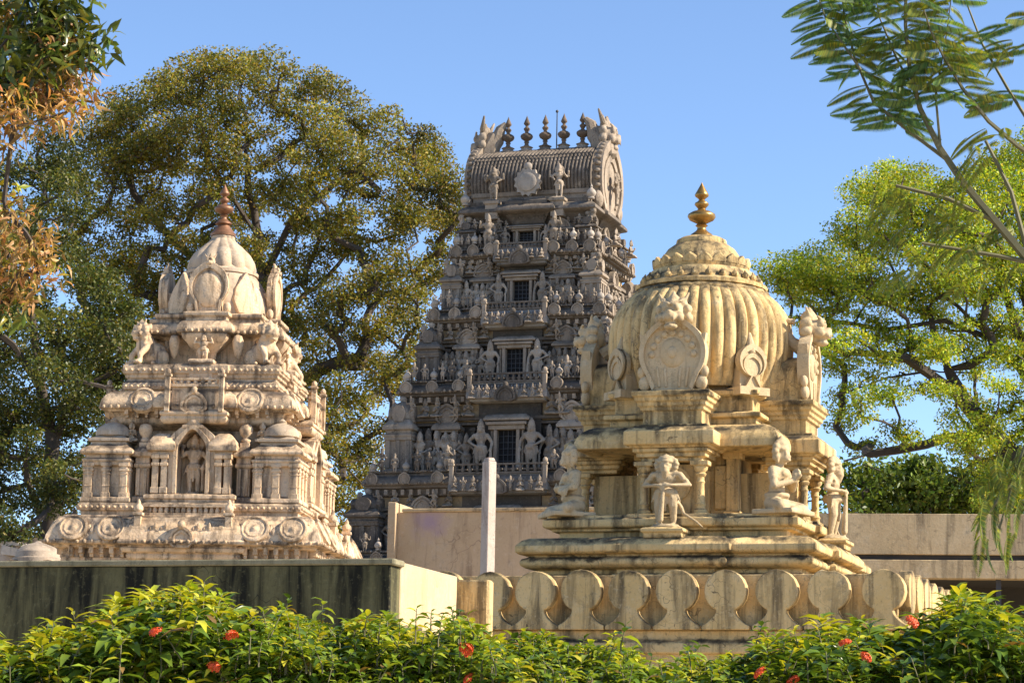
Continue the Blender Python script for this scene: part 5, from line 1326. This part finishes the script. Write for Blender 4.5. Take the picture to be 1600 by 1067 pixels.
# ---- feathery tree at the top right, fronds against the sky
YF = 16
M_STEM = plain('green_brown_stem', (.12, .11, .05), .7, 0, .3, 20)
def frond_mesh(L, nl, lw, tints, droop):
    """one feather-shaped frond: midrib along -Y with paired leaflets"""
    P = []; D = []; U = []; Ls = []
    for k in range(nl):
        t = (k+.8)/nl; y = -L*t; z = -droop*L*t*t
        for s in (-1, 1):
            P.append((0, y, z)); D.append((s*1.0, -.30-.35*t, -.25)); U.append((0, .1, 1)); Ls.append(L*.26*math.sin(PI*min(1, .18+.80*t))**.7)
    n = len(P)
    me = leaves('frond', np.array(P), np.array(D), np.array(U), np.array(Ls), np.full(n, lw), palette(n, tints, [1]*len(tints), .18), M_LEAF, 'diamond', .2)
    return me
T1 = [(.11, .21, .075), (.15, .26, .08), (.22, .32, .08)]; T2 = [(.20, .26, .05), (.32, .33, .05), (.14, .20, .05)]
FR = [frond_mesh(.27, 36, .010, T1, .25), frond_mesh(.24, 32, .010, T1, .45), frond_mesh(.28, 36, .010, T2, .35), frond_mesh(.22, 30, .010, T2, .6)]
rt = at(1980, 1000, YF); rt = Vector((rt.x, YF, 0))
stems = [[(1660, 470), (1610, 410), (1555, 345), (1505, 285), (1468, 230), (1438, 170), (1422, 110), (1415, 40), (1416, -60)],
         [(1515, 295), (1480, 250), (1420, 205), (1365, 160), (1335, 90), (1318, 20), (1312, -60)],
         [(1640, 260), (1590, 228), (1545, 190), (1505, 140), (1475, 90), (1455, 50), (1425, -40)],
         [(1650, 270), (1610, 195), (1575, 140), (1535, 70), (1512, 10), (1500, -50)],
         [(1432, 150), (1400, 90), (1375, 30), (1362, -30)], [(1470, 235), (1462, 150), (1478, 60), (1490, -30)], [(1345, 110), (1290, 30), (1270, -30)], [(1560, 330), (1620, 60), (1650, -20)]]
tubes = [([rt, at(1960, 800, YF), at(1850, 640, YF), at(1740, 540, YF), at(1660, 470, YF)], [.16, .13, .10, .07, .05])]
sw = []
for i, s in enumerate(stems[:7]):
    dz = (0, .3, -.3, .5, .2, -.2, .4)[i]
    pts = [at(x, y, YF+dz*k/len(s)) for k, (x, y) in enumerate(s)]; sw.append(pts)
    r0 = (.034, .016, .018, .015, .010, .010, .009)[i]
    tubes.append((pts, [r0*(1-.72*k/(len(s)-1)) for k in range(len(s))]))
tubes.append(([at(1740, 540, YF), at(1700, 380, YF), at(1645, 268, YF)], [.05, .035, .024]))
ft = build_tree('feather_leaf_tree', 'slender stems with feathery fronds hanging against the sky at top right', tubes, [], M_STEM, None)
def place_frond(p, side, k, sc=1.0, down=.25):
    rzv = (-PI/2 if side < 0 else PI/2) + random.gauss(0, .35)      # frond runs along local -Y; turn it left or right
    inst(FR[k], 'frond', ft, p-ft.location, rzv, sc*random.uniform(.85, 1.15), R(random.gauss(10, 8)), R(random.choice((-1, 1))*random.gauss(48, 12)))
for i, pts in enumerate(sw):
    L = sum((pts[k+1]-pts[k]).length for k in range(len(pts)-1)); n = int(L/.055)
    for j in range(n):
        s = j/n*(len(pts)-1); k = int(s); p = pts[k].lerp(pts[k+1], s-k)
        pz = p.z-Z(1400, 195 if i in (1,) else 150, YF)
        if pz < 0 or (i == 0 and p.z < Z(1400, 130, YF)): continue
        if i == 3 and random.random() < .55: continue
        for sd in ((-1, 1) if i != 0 else (-1, 1)):
            if random.random() < (.12 if i == 1 else .35): continue
            place_frond(p, sd, random.choice((0, 0, 1, 1, 2) if i in (1, 6, 4) else (0, 1, 2, 3)))
for (x, y, n, yy) in ((1600, 60, 8, YF), (1590, 120, 4, YF), (1390, 620, 0, YF)):
    for k in range(n): place_frond(at(x+random.uniform(-25, 40), y+random.uniform(-40, 40), yy), -1, random.randrange(4))
# drooping spray by the low building and yellowing fronds above
for (x, y, n, sp_) in ((1575, 755, 16, 46), (1560, 820, 9, 34), (1590, 700, 8, 34), (1400, 300, 8, 30), (1540, 230, 10, 36), (1470, 310, 8, 40), (1440, 380, 10, 50), (1560, 400, 12, 50), (1500, 350, 10, 46)):
    for k in range(n):
        p = at(x+random.gauss(0, sp_*.6), y+random.gauss(0, sp_*.6), YF+random.uniform(-.3, .3))
        o = inst(FR[2+k % 2], 'frond', ft, p-ft.location, -PI/2+random.gauss(.0, .9), random.uniform(.75, 1.1), R(random.uniform(30, 75) if y > 600 else random.uniform(0, 40)), R(random.gauss(0, 20)))
tw = MB()
for path in ([(1660, 470), (1640, 640), (1600, 700), (1560, 830)], [(1640, 640), (1590, 740), (1545, 800)], [(1555, 345), (1480, 310), (1400, 290)], [(1610, 410), (1560, 400), (1440, 380)], [(1610, 410), (1580, 300), (1540, 220)]):
    tw.tube([at(x, y, YF)-ft.location for x, y in path], [.018*(1-.2*k) for k in range(len(path))], 6)
tag(tw.build('twigs', M_STEM, ft), kind='stuff')

# ---- flowering hedge along the foot of the picture
YH = 12.0
top = [(-80, 970), (0, 985), (25, 1003), (60, 985), (110, 962), (200, 935), (280, 912), (330, 935), (420, 948), (490, 962), (560, 968), (650, 972), (740, 962), (800, 990), (900, 1002), (1000, 1016), (1100, 1026), (1180, 1014), (1230, 988), (1290, 966), (1350, 962), (1400, 972), (1455, 968), (1485, 938), (1510, 918), (1545, 918), (1575, 948), (1610, 965), (1700, 960)]
def ytop(x):
    for (x0, y0), (x1, y1) in zip(top, top[1:]):
        if x0 <= x <= x1: return y0+(y1-y0)*(x-x0)/(x1-x0)
    return 980
FLW = MB()
for k in range(30):
    a = k*2.39996; zz = 1-(k+.5)/30*1.0; r = math.sqrt(max(0, 1-zz*zz)); c = V(r*math.cos(a), r*math.sin(a), zz)*random.uniform(.026, .046)
    e1 = c.orthogonal().normalized(); e2 = c.normalized().cross(e1); nn = c.normalized()
    FLW.tube([c*.3, c], [.0012, .0012], 3)
    for j in range(4):
        u = (e1*math.cos(j*PI/2+k)+e2*math.sin(j*PI/2+k)); v_ = nn.cross(u)
        FLW.add([c, c+u*.008+v_*.0058+nn*.002, c+u*.0175-nn*.002, c+u*.008-v_*.0058+nn*.002], [(0, 1, 2, 3)])
FLW = FLW.mesh('flower_head', plain('orange_red_petal', (.72, .085, .015), .5, 0, .35, 60), smooth=0)
HT1 = [(.46, .50, .03), (.60, .58, .04), (.28, .38, .03), (.68, .60, .06)]      # yellow-green tips, sunlight on the shrub tops put into the leaf colour
HT2 = [(.08, .15, .022), (.14, .23, .03), (.22, .31, .035)]                     # grown dark leaves
HT3 = [(.15, .25, .03), (.25, .36, .04), (.38, .45, .05), (.08, .14, .022)]     # small-leaved hedge
def shrub(label, x0, x1, big, seed, flowers, lit_tips=.5, Yc=YH, dens=1.0):
    random.seed(seed); pm0 = at((x0+x1)/2, 1000, Yc)
    t = empty('flowering_shrub', (pm0.x, pm0.y, 0), 0, label, 'shrub', 'shrubs of the hedge in front'); off = Vector((pm0.x, pm0.y, 0))
    st = MB(); P = []; D = []; U = []; Ls = []; T = []; own = []
    wm = (x1-x0)/FPX*Yc; n = int(wm*(420 if big else 950)*dens)
    for i in range(n):
        x = random.uniform(x0, x1); Y = Yc+random.uniform(-.75, .75)
        e = min(1, (x-x0)/45, (x1-x)/45); edge = 22*(1-max(0, e))**2
        q = abs(Y-Yc)/.75; front = (Yc-Y)/.75
        yy = ytop(x)+edge+ (40*max(0, q-.35)**1.5 if front > 0 else 25*q) + abs(random.gauss(0, 1))*(26 if big else 20)
        if front > -.2: yy += random.random()*150*(front+.2)
        yy += 9*math.sin(x*.045+seed)+7*math.sin(x*.11+seed*2)+10*math.sin(x*.021+Y*3)
        if random.random() < .05: yy -= random.uniform(8, 32)
        p = at(x, yy, Y)
        L0 = random.uniform(.10, .24) if big else random.uniform(.06, .14)
        tip = p; dr = Vector((random.gauss(0, .35), random.gauss(-.15, .35), 1)).normalized(); b = p-dr*L0
        st.tube([b-Vector((0, 0, .03)), b, tip], [.004, .0035, .002], 4)
        nl = random.randint(9, 14) if big else random.randint(7, 11); is_lit = random.random() < lit_tips*(1.25 if yy < ytop(x)+28 else .45)  # upper shoots more often take the yellow tint that stands for sunlight
        for k in range(nl):
            s = k/(nl-1); c = b.lerp(tip, .15+.85*s); a = k*2.4+i; up = .15+.95*s**2.2
            d = Vector((math.cos(a), math.sin(a), up+random.gauss(0, .2))); l = (random.uniform(.065, .145) if big else random.uniform(.038, .095))*(1-.35*s**3)
            tt = (.30, .17, .06) if random.random() < .012 else random.choice(HT1 if (is_lit and s > .25) else (HT2 if big else HT3)); j = random.uniform(.75, 1.25)
            row = (tuple(c), tuple(d), (math.cos(a)*-.5+random.gauss(0, .25), math.sin(a)*-.5+random.gauss(0, .25), 1), l, tuple(z*j for z in tt))
            if big and yy < ytop(x)+14 and len(own) < 70 and s > .2 and front > -.3: own.append(row)
            else: P.append(row[0]); D.append(row[1]); U.append(row[2]); Ls.append(l); T.append(row[4])
    for i in range(int(wm*(1500 if big else 3200)*dens)):           # inner leaves that fill the body of the shrub
        x = random.uniform(x0, x1); Y = Yc+random.uniform(-.62, .7); e = min(1, (x-x0)/45, (x1-x)/45)
        p = at(x, ytop(x)+26+22*(1-max(0, e))**2+30*max(0, (Yc-Y)/.75)+random.random()*150, Y)
        a = random.uniform(0, 2*PI); P.append(tuple(p)); D.append((math.cos(a), math.sin(a)-.4, random.gauss(.1, .4))); U.append((random.gauss(0, .4), random.gauss(-.3, .4), 1))
        Ls.append(random.uniform(.07, .15) if big else random.uniform(.04, .085)); j = random.uniform(.7, 1.2); T.append(tuple(z*j for z in random.choice(HT2 if big else HT3)))
    P = np.array(P); Ls = np.array(Ls)
    me = leaves('foliage', P-np.array(off), np.array(D), np.array(U), Ls, Ls*(.36 if big else .48), np.array(T), M_LEAFG, 'lance', .45)
    tag(inst(me, 'foliage', t), kind='stuff')
    for c, d, u, l, tt in own:
        a1 = leaves('leaf', np.array([c])-np.array(off), np.array([d]), np.array([u]), np.array([l]), np.array([l*.30]), np.array([tt]), M_LEAFG, 'lance', .45); inst(a1, 'leaf', t)
    m = MB()
    for (pp, rr) in [([Vector((random.uniform(-.1, .1), random.uniform(-.1, .1), 0)), Vector((k*wm/7-wm/2+random.uniform(-.1, .1), random.uniform(-.3, .3), 1.0)), Vector((k*wm/7-wm/2, random.uniform(-.4, .4), 1.75))], [.02, .014, .006]) for k in range(8)]: m.tube(pp, rr, 5)
    tag(m.build('stems', M_BARK, t), kind='stuff')
    st.v = [tuple(Vector(v)-off) for v in st.v]; tag(st.build('shoots', M_STEM, t), kind='stuff')
    for (x, y) in flowers: inst(FLW, 'flower_head', t, at(x, y, Yc-.72)-off, random.uniform(0, 6), (random.uniform(.7, .95), random.uniform(.7, .9), random.uniform(.4, .6)), R(random.uniform(10, 55)), R(random.uniform(-30, 30)))
    return t
shrub('yellow green shrub cut off by the left edge of the picture', -60, 34, True, 1, [], .9)
shrub('tall leafy shrub with yellow green tips and orange flowers, below the stained wall', 22, 400, True, 2, [(243, 987), (362, 993), (335, 1042)], .75)
shrub('small leaved shrub with bright tips below the right end of the stained wall', 370, 640, False, 3, [(690, 1040)][:0], .45)
shrub('small leaved shrub with orange flowers below the cream wall end', 610, 830, False, 4, [(728, 1015), (733, 1062)], .5)
shrub('low small leaved shrub below the left half of the keyhole balustrade', 800, 1020, False, 5, [], .35)
shrub('lowest small leaved shrub, with an orange flower, below the middle of the keyhole balustrade', 990, 1230, False, 6, [(1188, 1052)], .35)
shrub('dark green large leaved shrub with red flowers below the chipped baluster', 1200, 1410, True, 7, [(1240, 1064), (1320, 1005), (1352, 1028)], .55)
shrub('tall dark green large leaved shrub with a red flower at the right edge', 1390, 1680, True, 8, [(1425, 972)], .5)
# ---------------------------------------------------------------- ground
gm, gnt, gb = new_mat('dry_earth')
g_ = N(gnt, 'ShaderNodeNewGeometry')
gnt.links.new(mixc(gnt, noise(gnt, g_.outputs['Position'], .6, 6), (.34, .27, .17), (.44, .36, .24)), gb.inputs['Base Color']); gb.inputs['Roughness'].default_value = .95
gr = MB(); gr.add([(-1500, -500, 0), (1500, -500, 0), (1500, 3000, 0), (-1500, 3000, 0)], [(0, 1, 2, 3)])
tag(gr.build('ground', gm, smooth=0), kind='structure')
